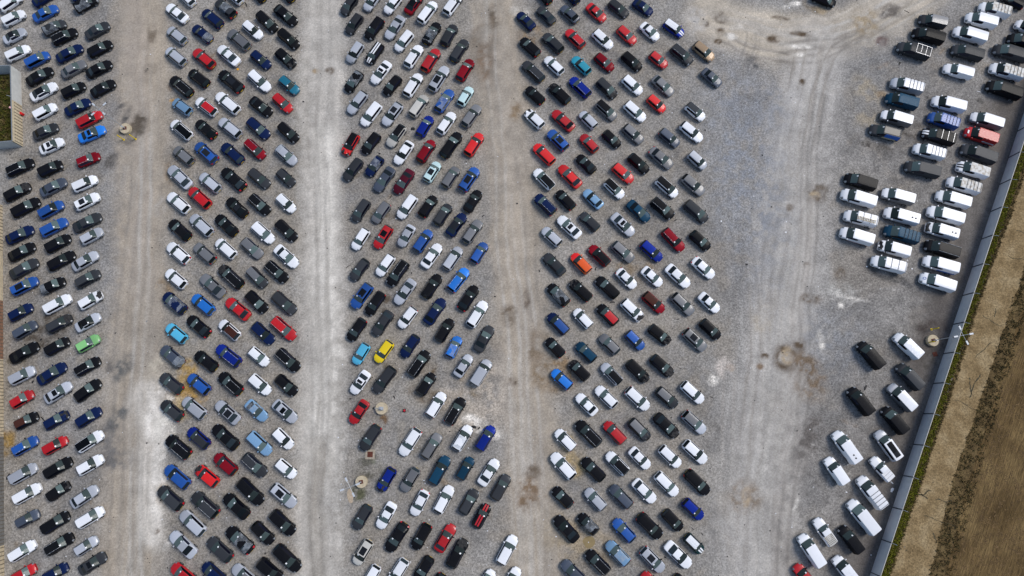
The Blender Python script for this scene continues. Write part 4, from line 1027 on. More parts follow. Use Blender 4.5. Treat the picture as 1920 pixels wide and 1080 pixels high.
('H','k',7.79,-12.73,2.356,0.901,0.955,'rt','black hatchback in fourth block in the lower part, left of silver hatchback','D'),
('H','s',12.84,-13.01,2.325,0.940,0.973,'','silver hatchback in fourth block in the lower part, below black estate','D'),
('H','a',16.80,-12.61,2.346,1.005,1.002,'rt','slate blue hatchback in fourth block in the lower part, right of silver hatchback','D'),
('S','w',20.42,-11.79,-0.793,0.971,0.987,'','white saloon in fourth block, below white saloon, left of white estate','D'),
('E','w',23.91,-10.75,-0.794,0.967,0.985,'','white estate in fourth block, below white hatchback, right of white saloon','D'),
('E','k',28.66,-10.51,-0.785,1.017,1.008,'rt','black estate in fourth block, right of white estate, above royal blue hatchback','D'),
('H','D',27.82,-14.51,-0.770,0.909,0.959,'','royal blue hatchback in fourth block in the lower part, above dark green city car','D'),
('S','k',8.30,-17.38,2.318,1.035,1.016,'','black saloon in fourth block in the lower part, below black hatchback, left of black hatchback','D'),
('H','k',11.66,-16.66,2.356,0.886,0.949,'P','black hatchback with plastic film on roof in fourth block, below silver hatchback','D'),
('H','b',17.10,-17.61,2.324,0.993,0.997,'','blue hatchback in fourth block, above light steel blue hatchback','D'),
('U','k',21.06,-16.95,-0.779,1.003,1.002,'rt','black SUV in fourth block in the lower part, right of blue hatchback','D'),
('H','k',24.63,-16.12,-0.807,0.895,0.953,'','black hatchback in fourth block in the lower part, above white saloon','D'),
('K','Z',27.73,-19.54,-0.779,0.931,0.969,'roof=w st','dark green city car with white roof and white stripes in fourth block','D'),
('E','k',13.00,-22.20,2.370,0.951,0.978,'L','black estate with roof rails in fourth block, left of light steel blue hatchback','D'),
('H','l',16.07,-20.92,2.347,1.036,1.016,'rt P','light steel blue hatchback with plastic film on roof in fourth block, below blue hatchback','D'),
('H','s',21.32,-21.85,-0.798,1.063,1.028,'S rt','silver hatchback with dark sunroof in fourth block, below black SUV','D'),
('S','w',25.24,-21.12,-0.769,1.072,1.033,'','white saloon in fourth block near the bottom edge, below black hatchback','D'),
('H','a',9.26,-23.63,2.383,1.035,1.016,'rt','slate blue hatchback in fourth block near the bottom edge, left of black estate','D'),
('H','r',21.09,-25.16,2.338,0.919,0.964,'','red hatchback in fourth block near the bottom edge, below silver hatchback','D'),
('H','k',25.84,-25.54,-0.789,0.927,0.967,'','black hatchback in fourth block near the bottom edge, below white saloon','D'),
('H','k',55.08,71.85,-0.425,1.033,1.015,'','black hatchback alone on the tan sweep, cut off by the top edge','W'),
('K','r',44.21,-24.22,2.237,1.092,1.041,'','red city car in van area near the bottom edge, below white van','W'),
('E','k',88.37,71.48,2.587,0.888,0.950,'rt','black estate in van area near the top edge, right of white van','W'),
('sv','d',73.57,67.51,2.883,1.030,1.013,'roof=g','dark grey small van with grey roof in van area, above black van','V'),
('mv','k',72.46,64.69,2.829,1.043,1.019,'','black van in van area near the top edge, below dark grey small van','V'),
('mv','d',69.59,61.90,2.779,1.091,1.041,'rack2','dark grey van with roof bars in van area, below dark grey small van','V'),
('mv','w',84.62,69.64,2.823,1.008,1.003,'rack dirty','white van with roof bars and stained roof in van area, left of black estate','V'),
('mv','w',82.04,67.65,2.829,1.009,1.004,'','white van in van area near the top edge, left of white van','V'),
('mv','w',79.72,64.88,2.805,1.085,1.038,'','white van in van area near the top edge, right of dark grey small van','V'),
('mv','d',78.84,61.53,2.831,1.023,1.011,'','dark grey van in van area, above white small van','V'),
('sv','w',76.92,58.08,2.829,1.081,1.036,'','white small van in van area in the upper part, above white van','V'),
('mv','s',67.74,55.33,2.839,1.053,1.024,'rack roof=w','silver van with white roof and roof bars in van area, below dark grey van','V'),
('mv','T',66.56,52.52,2.841,1.033,1.015,'','petrol blue van in van area in the upper part, below silver van','V'),
('mv','w',74.52,51.98,2.852,1.067,1.030,'','white van in van area, above blue van','V'),
('mv','w',90.12,66.10,2.587,0.880,0.946,'','white van in van area near the top edge, below black estate','V'),
('mv','k',88.86,63.66,2.820,1.006,1.003,'','black van cut off by the right edge of the photo in the upper part','V'),
('mv','d',86.39,61.48,2.809,1.124,1.056,'','dark grey van in van area in the upper part, above white van','V'),
('mv','w',85.20,57.98,2.803,1.074,1.033,'rack dirty rings','white van with roof bars and stained roof in van area, below dark grey van','V'),
('mv','k',84.33,54.61,2.769,1.130,1.058,'','long black van by the right edge below white van with ring emblems','V'),
('mv','w',65.33,49.41,2.820,0.997,0.999,'grey','white van with sides greyed for shade and dirt in van area, above dark grey small van','V'),
('sv','d',63.21,46.92,2.850,1.130,1.058,'panel blueside','dark grey small van with blue pictured side in van area, below white van','V'),
('mv','b',73.27,48.97,2.775,0.973,0.988,'rack','blue van with roof bars in van area, below white van','V'),
('mv','w',80.60,48.97,2.796,1.030,1.013,'grey','white van with sides greyed for shade and dirt in van area, above red van','V'),
('mv','k',72.15,46.13,2.810,1.045,1.020,'rackw stw','black van with white bonnet stripes and roof bars in van area, below blue van','V'),
('mv','r',79.33,46.26,2.787,1.033,1.015,'sign','red van with lettered sign in van area, below white van','V'),
('mv','w',70.22,43.40,2.835,0.989,0.995,'rack','white van with roof bars in van area in the upper middle, below black van','V'),
('mv','d',78.51,43.01,2.757,1.130,1.058,'','dark grey van in van area, below red van','V'),
('mv','d',68.76,40.26,2.874,1.094,1.042,'','dark grey van in van area in the upper middle, below white van','V'),
('mv','w',77.17,40.18,2.808,0.987,0.994,'dirty stk','white van with black bonnet stripes and stained roof in van area, below dark grey van','V'),
('mv','k',58.20,38.10,2.822,1.012,1.005,'','black van at the left end of the upper vans, white van directly below it','V'),
('mv','w',75.32,37.46,2.814,1.034,1.015,'rack dirty','white van with roof bars and stained roof in van area, below white van','V'),
('mv','w',57.61,35.27,2.826,1.105,1.047,'','white van in van area in the upper middle, left of white van','V'),
('mv','w',64.19,35.57,2.849,1.018,1.008,'grey','white van with sides greyed for shade and dirt in van area, right of white van','V'),
('mv','w',73.31,35.06,2.830,1.063,1.028,'','plain white van in van area directly below white van with rusty roof bars','V'),
('mv','w',57.61,31.71,2.862,1.024,1.011,'ladder','white van with ladder on top in van area, below white van','V'),
('mv','w',64.41,32.14,2.843,1.077,1.035,'vent','white van with roof vents in van area in the upper middle, below white van','V'),
('mv','w',71.72,32.31,2.838,1.130,1.058,'','white van in van area directly above white van with wrecked front','V'),
('mv','w',56.73,28.73,2.827,1.044,1.020,'redstripe','white van with red side stripe in van area, below white van','V'),
('mv','T',64.13,29.03,2.824,1.091,1.041,'rack','petrol blue van with roof bars in van area, below white van','V'),
('mv','w',70.81,29.61,2.825,0.994,0.997,'D vent','white van with wrecked bonnet and roof vents in van area, below white van','V'),
('mv','w',62.65,26.57,2.842,0.963,0.983,'D','white van with wrecked bonnet in van area, below petrol blue van','V'),
('mv','k',70.46,26.53,2.820,1.054,1.024,'rails','black van with roof rails in van area, below white van','V'),
('mv','w',70.00,23.92,2.850,1.075,1.034,'bluestripe','white van with blue side panel in van area, below black van','V'),
('mv','w',61.44,23.96,2.858,1.047,1.021,'rackone','white van with roof bars in van area at mid height, below white van','V'),
('mv','w',69.15,21.01,2.808,1.063,1.029,'emblem','white van with round bonnet emblem in van area, below white van','V'),
('mv','w',63.21,10.64,2.321,0.943,0.974,'','white van in van area in the lower middle, right of black van','V'),
('mv','k',57.12,9.16,2.219,0.959,0.982,'','black van in van area in the lower middle, left of white van','V'),
('mv','d',63.03,5.75,2.252,0.917,0.963,'','dark grey van in van area in the lower middle, below white van','V'),
('mv','s',61.38,2.51,2.266,0.956,0.980,'grey roof=w','silver van with white roof and sides greyed for shade and dirt in van area, below dark grey van','V'),
('mv','k',54.85,1.91,2.183,0.937,0.972,'','black van in van area, left of black van','V'),
('mv','k',59.90,-1.04,2.210,0.904,0.957,'','black van in van area, right of black van','V'),
('mv','w',52.02,-5.14,2.144,1.054,1.024,'vent','white van with roof vents in van area, above white small van','V'),
('M','s',58.59,-4.92,2.139,1.022,1.010,'S2 roof=w','silver minibus with white roof and two sunroofs in van area, below black van','V'),
('sv','w',50.16,-8.72,2.128,0.989,0.995,'','white small van in van area, below white van','V'),
('pu','w',57.32,-8.46,2.254,0.934,0.970,'bedcover','white pickup with white bed cover in van area, below silver minibus','V'),
('mv','w',55.28,-11.93,2.174,1.048,1.022,'rack','white van with roof bars in van area in the lower part, below white pickup','V'),
('mv','w',53.64,-15.54,2.205,1.111,1.050,'','white van in van area in the lower part, above black small van','V'),
('pu','w',47.71,-17.77,2.137,0.996,0.998,'bedslats','white pickup with slatted bed in van area, left of black small van','V'),
('sv','k',51.51,-18.85,2.178,0.959,0.982,'','black small van in van area near the bottom edge, below white van','V'),
('mv','w',45.35,-20.42,2.111,0.989,0.995,'','white van in van area near the bottom edge, above red city car','V'),
('mv','w',50.32,-23.25,2.210,0.880,0.946,'','white van in van area near the bottom edge, below black small van','V'),
]
for i, (t, c, x, y, rot, sx, sy, opts, label, g) in enumerate(CARS):
    vehicle(i, t, c, x, y, rot, sx, sy, opts, label, GROUPS[g])

# ------------------------------------------------------------------ light
SUN_EL, SUN_AZ = R(52), math.atan2(.90, .42)
world = bpy.data.worlds.new('World')
scene.world = world
world.use_nodes = True
wn = world.node_tree
bg = wn.nodes['Background']
sky = wn.nodes.new('ShaderNodeTexSky')
sky.sky_type = 'NISHITA'
sky.sun_disc = False
sky.sun_elevation = SUN_EL
sky.sun_rotation = SUN_AZ
sky.air_density, sky.dust_density, sky.ozone_density = 1.0, 1.2, 1.0
wn.links.new(sky.outputs['Color'], bg.inputs['Color'])
bg.inputs['Strength'].default_value = 0.14
sl = bpy.data.lights.new('sun', 'SUN')
sl.energy = 2.45
sl.angle = R(24)
sl.color = (1.0, .95, .885)
so = bpy.data.objects.new('sun', sl)
COL.objects.link(so)
sd = Vector((math.sin(SUN_AZ) * math.cos(SUN_EL), math.cos(SUN_AZ) * math.cos(SUN_EL), math.sin(SUN_EL)))
so.rotation_euler = sd.to_track_quat('Z', 'Y').to_euler()
so.location = sd * 200
scene.view_settings.view_transform = 'Standard'
scene.view_settings.look = 'None'
scene.view_settings.exposure = 0
scene.view_settings.gamma = 1

# ------------------------------------------------------------------ the gravel yard: one sheet out to the horizon
xs = np.concatenate([[-3000, -1200, -500, -250, -150], np.arange(-118, 132, .26), [170, 250, 500, 1200, 3000]])
ys = np.concatenate([[-3000, -1200, -500, -200, -90], np.arange(-52, 101, .26), [150, 250, 500, 1200, 3000]])
X, Y = np.meshgrid(xs, ys)
nx, ny = len(xs), len(ys)
co = np.zeros((nx * ny, 3)); co[:, 0] = X.ravel(); co[:, 1] = Y.ravel()
rng = np.random.default_rng(3)

def vnoise(x, y, s, seed):
    """smooth value noise on the plane"""
    rr = np.random.default_rng(seed)
    G = rr.random((256, 256))
    u, v = x / s + 1000.5, y / s + 1000.5
    i, j = np.floor(u).astype(int), np.floor(v).astype(int)
    fu, fv = u - i, v - j
    fu, fv = fu * fu * (3 - 2 * fu), fv * fv * (3 - 2 * fv)
    g = lambda a, b: G[a % 256, b % 256]
    return (g(i, j) * (1 - fu) + g(i + 1, j) * fu) * (1 - fv) + (g(i, j + 1) * (1 - fu) + g(i + 1, j + 1) * fu) * fv
def fbm(x, y, s, seed, o=4):
    t, a, n = 0, 1, 0
    for k in range(o):
        t = t + a * vnoise(x, y, s / 2 ** k, seed + k); n += a; a *= .55
    return t / n
def sstep(a, b, t):
    t = np.clip((t - a) / (b - a), 0, 1); return t * t * (3 - 2 * t)

WX = X + 2.4 * (fbm(X, Y, 5, 11) - .5); WY = Y + 2.4 * (fbm(X, Y, 5, 21) - .5)
C = np.zeros((ny, nx, 3)); C[:] = (.268, .254, .234)
GR = np.ones((ny, nx))      # how coarse the loose stone is: fine dust in the lanes
def blend(mask, col, k=1.0, w=(slice(None), slice(None))):
    m = np.clip(mask * k, 0, 1)[..., None]
    C[w] = C[w] * (1 - m) + np.array(col) * m
def window(x0, x1, y0, y1, pad):
    i0, i1 = np.searchsorted(xs, [x0 - pad, x1 + pad]); j0, j1 = np.searchsorted(ys, [y0 - pad, y1 + pad])
    return (slice(j0, max(j1, j0 + 1)), slice(i0, max(i1, i0 + 1)))
def lane_pts(P, hw, soft, col, k, streak=.5, sx=1.1, seed=5, warp=1.0):
    w = window(min(p.x for p in P), max(p.x for p in P), min(p.y for p in P), max(p.y for p in P), hw + soft + 3)
    x, y = X[w], Y[w]
    wx, wy = x + warp * (WX[w] - x), y + warp * (WY[w] - y)
    best = np.full(x.shape, 1e9); off = np.zeros(x.shape); along = np.zeros(x.shape)
    acc = 0
    for a, b in zip(P, P[1:]):
        d = np.array([b.x - a.x, b.y - a.y]); l = np.hypot(*d); d = d / l
        rx, ry = wx - a.x, wy - a.y
        t = np.clip(rx * d[0] + ry * d[1], 0, l)
        o = np.hypot(rx - d[0] * t, ry - d[1] * t)
        sgn = np.sign(rx * d[1] - ry * d[0])
        q = o < best
        best = np.where(q, o, best); off = np.where(q, o * sgn, off); along = np.where(q, acc + t, along)
        acc += l
    m = 1 - sstep(hw - soft, hw + soft, best)
    st = fbm(off * 1.0, along * .05, sx, seed, 3)
    st2 = fbm(x, y, 6, seed + 9, 4)
    m = m * (1 - streak + streak * sstep(.34, .66, .6 * st + .4 * st2))
    blend(m, col, k, w)
    if hw > 1: GR[w] *= 1 - .55 * np.clip((1 - sstep(hw - soft, hw + soft, best)) * k, 0, 1)
def smooth(P):
    """a rounded version of a polyline"""
    for _ in range(2):
        Q = [P[0]]
        for a, b in zip(P, P[1:]): Q += [a.lerp(b, .25), a.lerp(b, .75)]
        P = Q + [P[-1]]
    return P
def lane(pts, hw, soft, col, k, streak=.5, sx=1.1, seed=5):
    """a driven lane along a line of photo points: dusty, with lengthwise tyre streaks"""
    lane_pts(smooth([at(*p) for p in pts]), hw * 1.17, soft * 1.17, col, k, streak, sx, seed)
def tracks(pts, n, spread, seed, k=.35):
    """pairs of tyre tracks wandering along a lane"""
    rs_ = random.Random(seed)
    base = smooth([at(*p) for p in pts])
    for q in range(n):
        o0, o1, ph = rs_.uniform(-spread, spread), rs_.uniform(-spread, spread), rs_.uniform(0, 6)
        i0 = rs_.randrange(0, max(1, len(base) - 4)); i1 = min(len(base), i0 + rs_.randrange(4, len(base) + 4))
        col = rs_.choice([(.46, .43, .38), (.55, .52, .47), (.17, .155, .135), (.20, .175, .145), (.42, .38, .33)])
        kk = k * rs_.uniform(.5, 1.2)
        for g in (-.8, .8):
            P = []
            for i in range(i0, i1):
                a, b = base[max(0, i - 1)], base[min(len(base) - 1, i + 1)]
                d = (b - a).normalized(); s = Vector((d.y, -d.x, 0))
                f = i / (len(base) - 1)
                P.append(base[i] + s * (o0 + (o1 - o0) * f + .5 * math.sin(f * 7 + ph) + .35 * math.sin(f * 23 + 2 * ph) + g))
            if len(P) > 1: lane_pts(P, .24, .20, col, kk, .7, .5, seed + q, .25)
def blob(px, py, rx, ry, col, k, ang=0.0, soft=.5, ring=0.0):
    c = at(px, py); sx = 11.45
    rad = max(rx, ry) / sx * (1 + soft)
    w = window(c.x - rad, c.x + rad, c.y - rad, c.y + rad, 1.5)
    x, y = X[w], Y[w]
    dx, dy = WX[w] * .4 + x * .6 - c.x, WY[w] * .4 + y * .6 - c.y
    ca, sa = math.cos(R(ang)), math.sin(R(ang))
    u, v = (dx * ca + dy * sa) / (rx / sx), (-dx * sa + dy * ca) / (ry / sx)
    d = np.hypot(u, v)
    m = 1 - sstep(1 - soft, 1 + soft, d)
    if ring:
        m = m * (1 - ring * (1 - sstep(.25, .75, d)))
    m = m * np.clip(.45 + 1.3 * (fbm(x, y, 1.3, int(px) + 3, 3) - .2), 0, 1.3)
    m = m * (.30 + .85 * sstep(.36, .60, fbm(x, y, 1.0, int(px * 3 + py) % 997, 4)))
    blend(m, col, k, w)

TAN, PALE, CHALK, BLUE, BROWN, DIRT = (.395, .333, .258), (.54, .50, .44), (.76, .71, .63), (.250, .257, .271), (.105, .075, .049), (.080, .069, .058)
# broad tone: patchy compacted gravel
n1, n2 = fbm(X, Y, 22, 31), fbm(X, Y, 8, 41)
blend(sstep(.46, .66, n1), (.325, .304, .274), .85)
blend(sstep(.48, .68, n2), (.195, .186, .175), .7)
blend(sstep(.52, .72, fbm(X, Y, 4, 51)), (.275, .238, .190), .5)
# driven lanes
lane([(262, -120), (262, 0), (272, 250), (258, 540), (246, 800), (238, 1180)], 3.9, 1.6, TAN, 1.0, .30, seed=61)
lane([(250, 0), (272, 270), (262, 540)], 1.6, .9, (.40, .34, .28), .55, .7, seed=63)
lane([(275, 740), (292, 800), (280, 1000)], 1.9, 1.3, CHALK, .8, .6, seed=64)
lane([(608, -120), (606, 0), (600, 280), (605, 560), (602, 820), (600, 1180)], 3.3, 1.4, PALE, 1.0, .30, seed=65)
lane([(606, 250), (615, 420), (610, 560), (612, 720), (606, 860)], 1.6, .9, (.72, .675, .595), .95, .50, seed=66)
lane([(597, 850), (596, 1150)], 1.2, .9, (.33, .29, .235), .7, .6, seed=67)
lane([(918, -120), (925, 0), (945, 180), (972, 480), (988, 680), (1000, 860), (1010, 1180)], 3.7, 1.7, TAN, 1.0, .32, seed=68)
lane([(935, 60), (968, 420), (985, 640)], 1.2, .8, (.43, .37, .30), .6, .65, seed=69)
lane([(905, 60), (912, 150)], 1.8, 1.2, BROWN, .55, .7, seed=70)
lane([(1330, 30), (1400, 62), (1500, 78), (1590, 60), (1690, 10), (1760, -60)], 3.9, 1.8, (.52, .45, .355), 1.0, .40, seed=71)
lane([(1530, 100), (1490, 300), (1478, 500), (1465, 700), (1440, 900), (1425, 1160)], 4.6, 2.4, (.47, .44, .40), .95, .45, seed=72)
lane([(1515, 380), (1500, 560), (1490, 700)], 1.2, .9, (.45, .41, .36), .55, .8, seed=73)
lane([(1480, 720), (1470, 1100)], 2.0, 1.3, (.37, .33, .285), .55, .75, seed=74)
lane([(1390, 740), (1380, 860), (1350, 1000)], 2.2, 1.6, (.40, .375, .34), .55, .8, seed=75)
tracks([(262, -60), (266, 120), (272, 260), (258, 540), (246, 800), (240, 1120)], 12, 2.6, 401, .34)
tracks([(606, -60), (602, 280), (606, 560), (602, 820), (600, 1120)], 11, 2.3, 402, .34)
tracks([(922, -60), (945, 180), (972, 480), (988, 680), (1004, 1120)], 11, 2.4, 403, .34)
tracks([(1320, 34), (1400, 62), (1500, 78), (1590, 60), (1690, 10), (1740, -40)], 12, 3.6, 404, .6)
tracks([(1350, 90), (1440, 108), (1540, 100), (1620, 60)], 5, 1.6, 405, .6)
tracks([(1560, 40), (1530, 100), (1492, 300), (1478, 500), (1465, 700), (1440, 900), (1420, 1120)], 20, 4.6, 406, .42)
tracks([(1640, 560), (1560, 620), (1500, 720), (1470, 900)], 5, 2.0, 407, .35)
tracks([(1400, 60), (1375, 220), (1380, 420), (1400, 640), (1380, 900), (1390, 1100)], 9, 2.6, 408, .36)
tracks([(1660, 250), (1560, 300), (1500, 420)], 4, 1.5, 409, .3)
tracks([(1745, 560), (1640, 530), (1560, 560)], 5, 1.5, 410, .35)
# bluish washed gravel east of the fourth block; darker gravel below the vans
blob(1395, 320, 75, 210, BLUE, .75, 6, .6)
blob(1420, 200, 70, 60, BLUE, .6, 0, .6)
blob(1690, 120, 100, 80, (.19, .186, .182), .6, 0, .7)
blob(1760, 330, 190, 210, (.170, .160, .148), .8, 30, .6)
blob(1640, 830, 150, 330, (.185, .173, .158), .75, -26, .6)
lane([(1960, 60), (1860, 330), (1775, 610), (1715, 780), (1600, 1120)], 4.0, 2.6, (.100, .088, .080), .85, .35, seed=76)  # shade at the fence foot, painted as a dark band on the ground
blob(1560, 640, 60, 60, (.25, .255, .265), .5)
blob(60, 500, 90, 480, (.250, .222, .184), .7, 0, .6)
blob(150, 560, 70, 500, (.215, .212, .21), .45, 0, .6)
blob(430, 500, 140, 700, (.285, .257, .216), .75, 0, .5)
blob(775, 500, 140, 700, (.280, .255, .218), .7, -6, .5)
blob(1170, 520, 150, 700, (.280, .255, .218), .65, 0, .5)
# stains, potholes, puddled silt and worn patches
for px, py, rx, ry, col, k, ang, ring in [
    (1533, 362, 22, 17, BROWN, .75, 20, .5), (1527, 366, 9, 8, (.42, .33, .22), .8, 0, 0), (1574, 514, 13, 14, BROWN, .45, 0, .6), (1523, 562, 19, 10, BROWN, .85, 0, 0),
    (1512, 499, 8, 7, BROWN, .4, 0, 0), (1481, 389, 8, 7, BROWN, .4, 0, 0), (1475, 672, 24, 24, BROWN, .85, 0, .75), (1476, 668, 10, 15, (.40, .31, .20), .8, 0, 0), (1498, 648, 12, 11, BROWN, .6, 0, 0),
    (1515, 705, 30, 42, (.19, .140, .095), .85, 15, 0), (1434, 666, 7, 5, BROWN, .8, 0, 0), (1396, 930, 28, 26, (.20, .150, .102), .8, 0, .5), (1398, 933, 8, 17, (.38, .30, .21), .8, -10, 0),
    (1518, 830, 22, 50, (.14, .125, .112), .6, -20, 0), (1352, 32, 12, 12, BROWN, .7, 0, .4), (1322, 43, 7, 8, BROWN, .6, 0, .5), (1350, 61, 9, 10, BROWN, .8, 0, .5), (1348, 78, 9, 6, BROWN, .6, 0, .3),
    (1296, 26, 12, 9, BROWN, .4, 0, 0), (1462, 37, 18, 5, BROWN, .8, -8, 0), (1448, 73, 15, 8, BROWN, .5, 0, 0), (1500, 66, 26, 5, BROWN, .55, -8, 0), (1653, 76, 13, 11, (.16, .11, .10), .7, 0, .4), (1503, 155, 6, 7, BROWN, .6, 0, 0),
    (956, 594, 15, 18, BROWN, .5, 0, .5), (987, 563, 8, 16, (.14, .105, .08), .85, 0, .3), (959, 716, 9, 8, BROWN, .75, 0, 0), (987, 925, 24, 30, (.20, .140, .090), .75, 0, 0), (1000, 885, 16, 14, BROWN, .4, 0, 0),
    (280, 130, 13, 10, DIRT, .75, 0, .2), (618, 130, 9, 8, BROWN, .7, 0, .3), (592, 133, 8, 5, (.34, .25, .15), .6, 0, 0), (283, 60, 9, 26, BROWN, .35, 0, 0), (910, 118, 16, 38, (.21, .155, .11), .65, 0, 0), (925, 30, 12, 26, BROWN, .35, 0, 0),
    (1040, 700, 42, 34, (.23, .165, .10), .75, 0, 0), (1010, 650, 24, 40, (.22, .17, .12), .5, 0, 0), (1085, 1012, 70, 36, (.33, .27, .19), .6, -20, 0), (1082, 870, 22, 22, (.34, .26, .14), .6, 0, 0), (1065, 830, 12, 16, (.34, .26, .14), .5, 0, 0),
    (340, 740, 26, 20, (.40, .24, .065), .9, 40, 0), (366, 742, 22, 16, (.38, .24, .08), .85, -30, 0), (352, 700, 18, 24, (.36, .24, .09), .65, 0, 0), (335, 770, 26, 18, (.46, .36, .20), .6, 0, 0), (372, 720, 10, 10, (.36, .24, .09), .6, 0, 0),
    (300, 775, 26, 62, CHALK, .8, 0, 0), (308, 800, 20, 30, (.66, .62, .54), .7, 0, 0), (295, 700, 22, 30, (.44, .39, .31), .7, 0, 0), (298, 900, 14, 60, CHALK, .75, 0, 0), (296, 990, 9, 13, (.62, .57, .5), .7, 0, 0), (292, 998, 5, 5, BROWN, .6, 0, 0), (311, 1023, 9, 9, (.6, .56, .5), .6, 0, 0), (305, 930, 10, 20, (.36, .26, .15), .5, 0, 0),
    (330, 300, 24, 12, (.20, .155, .11), .7, 30, 0), (318, 330, 12, 18, (.22, .17, .12), .5, 0, 0), (300, 390, 12, 20, (.42, .38, .33), .5, 0, 0), (308, 540, 16, 18, (.27, .20, .13), .55, 0, 0), (322, 160, 8, 12, (.2, .15, .11), .5, 0, 0), (324, 187, 5, 3, (.45, .25, .07), .8, 0, 0),
    (14, 818, 14, 10, (.20, .135, .06), .8, 0, 0), (16, 835, 10, 20, (.28, .18, .06), .5, 0, 0), (100, 605, 34, 30, (.085, .070, .055), .75, 0, 0), (70, 640, 30, 10, (.085, .070, .055), .6, -20, 0), (30, 675, 20, 10, (.12, .10, .07), .5, 0, 0),
    (245, 250, 24, 20, (.095, .082, .064), .85, 0, .2), (262, 232, 15, 22, (.11, .09, .07), .7, 0, 0), (1752, 628, 36, 30, (.075, .062, .055), .85, 0, 0), (1735, 660, 22, 34, (.09, .08, .07), .6, 0, 0), (690, 880, 22, 28, (.12, .112, .09), .7, 0, 0), (672, 925, 16, 12, (.10, .10, .06), .6, 0, 0),
    (702, 864, 4, 6, (.06, .075, .015), .9, 20, 0), (720, 788, 8, 9, (.16, .10, .055), .75, 0, 0), (805, 690, 16, 14, (.13, .095, .06), .6, 30, 0), (805, 745, 40, 14, (.16, .125, .09), .5, -20, 0), (735, 690, 18, 8, (.12, .10, .07), .4, -30, 0), (880, 720, 34, 10, (.22, .17, .11), .55, -50, 0),
    (895, 750, 70, 55, (.42, .365, .30), .75, 30, 0), (905, 800, 40, 14, CHALK, .6, -25, 0), (725, 560, 10, 10, (.10, .08, .06), .6, 40, 0), (725, 590, 16, 8, (.10, .085, .07), .55, -40, 0), (725, 410, 30, 16, (.14, .115, .09), .5, -30, 0), (738, 468, 12, 10, (.1, .09, .08), .5, -30, 0), (668, 320, 16, 14, (.14, .115, .09), .5, 0, 0), (788, 300, 26, 10, (.15, .12, .09), .5, -50, 0),
    (1145, 345, 9, 5, (.10, .08, .05), .6, 20, 0), (1195, 500, 40, 30, (.25, .205, .155), .45, 0, 0), (1170, 505, 18, 12, (.24, .18, .11), .5, 0, 0), (1030, 240, 10, 8, (.52, .46, .38), .5, 0, 0), (1000, 70, 30, 30, (.24, .18, .12), .5, 0, 0), (975, 20, 20, 14, (.5, .46, .4), .5, 0, 0), (965, 210, 12, 20, (.26, .19, .12), .5, 0, 0),
    (1300, 40, 24, 30, (.46, .43, .39), .5, 0, 0), (1370, 68, 12, 8, CHALK, .8, 0, 0), (1378, 50, 14, 6, CHALK, .6, 0, 0), (1500, 88, 26, 4, CHALK, .6, -5, 0), (1497, 104, 12, 4, CHALK, .6, 0, 0), (1490, 8, 12, 5, CHALK, .7, 0, 0), (1472, 14, 8, 4, CHALK, .7, 0, 0), (1530, 14, 24, 14, (.2, .16, .11), .7, -20, 0), (1540, 20, 10, 8, (.36, .29, .2), .6, 0, 0),
    (1415, 116, 20, 12, (.115, .112, .11), .6, 0, 0), (1620, 40, 30, 30, (.34, .27, .18), .5, 0, 0), (1625, 170, 22, 36, (.33, .27, .18), .3, 20, 0), (1655, 178, 10, 10, (.28, .19, .10), .35, 0, 0), (1628, 225, 24, 18, (.36, .30, .21), .32, 0, 0), (1575, 545, 26, 18, (.44, .42, .38), .5, -20, 0), (1578, 572, 6, 5, CHALK, .6, 0, 0), (1572, 548, 5, 4, CHALK, .6, 0, 0), (1600, 560, 30, 3, CHALK, .5, -14, 0),
    (1540, 640, 5, 20, CHALK, .6, 6, 0), (1430, 600, 20, 30, (.43, .38, .31), .5, 0, 0), (1360, 690, 16, 20, (.46, .41, .36), .6, 0, 0), (1370, 690, 8, 7, (.28, .19, .11), .6, 0, 0), (1425, 685, 6, 6, (.22, .16, .11), .6, 0, 0), (1340, 715, 10, 10, CHALK, .4, 0, 0), (1492, 950, 3, 14, CHALK, .5, -20, 0), (1840, 189, 7, 4, (.03, .03, .03), .9, 0, 0), (1740, 183, 4, 3, (.03, .03, .03), .9, 0, 0),
    (1700, 95, 16, 12, (.22, .15, .09), .5, 0, 0), (1668, 20, 26, 16, (.16, .14, .12), .55, 0, 0), (1740, 245, 40, 8, (.09, .08, .07), .5, -20, 0), (1712, 258, 22, 6, (.08, .07, .06), .6, -20, 0), (1640, 275, 40, 6, (.10, .09, .08), .5, -15, 0), (1655, 280, 12, 12, (.10, .09, .08), .4, 0, 0), (1665, 520, 40, 10, (.09, .085, .08), .6, -20, 0), (1700, 535, 60, 4, (.13, .125, .12), .5, -18, 0), (1625, 495, 10, 14, (.09, .08, .08), .5, 0, 0),
    (210, 300, 12, 20, (.12, .11, .10), .45, -35, 0), (238, 215, 6, 18, (.10, .095, .09), .5, -20, 0), (225, 200, 12, 5, (.10, .095, .09), .5, 30, 0), (222, 780, 14, 26, (.13, .128, .12), .5, -30, 0), (230, 690, 14, 24, (.13, .128, .12), .5, -30, 0), (205, 690, 8, 14, (.14, .13, .12), .4, 0, 0), (220, 860, 30, 16, (.13, .125, .12), .5, 0, 0), (205, 830, 20, 40, (.15, .145, .14), .5, 0, 0)]:
    blob(px, py, rx, ry, col, min(1.0, k * 1.7), ang, .42, ring)
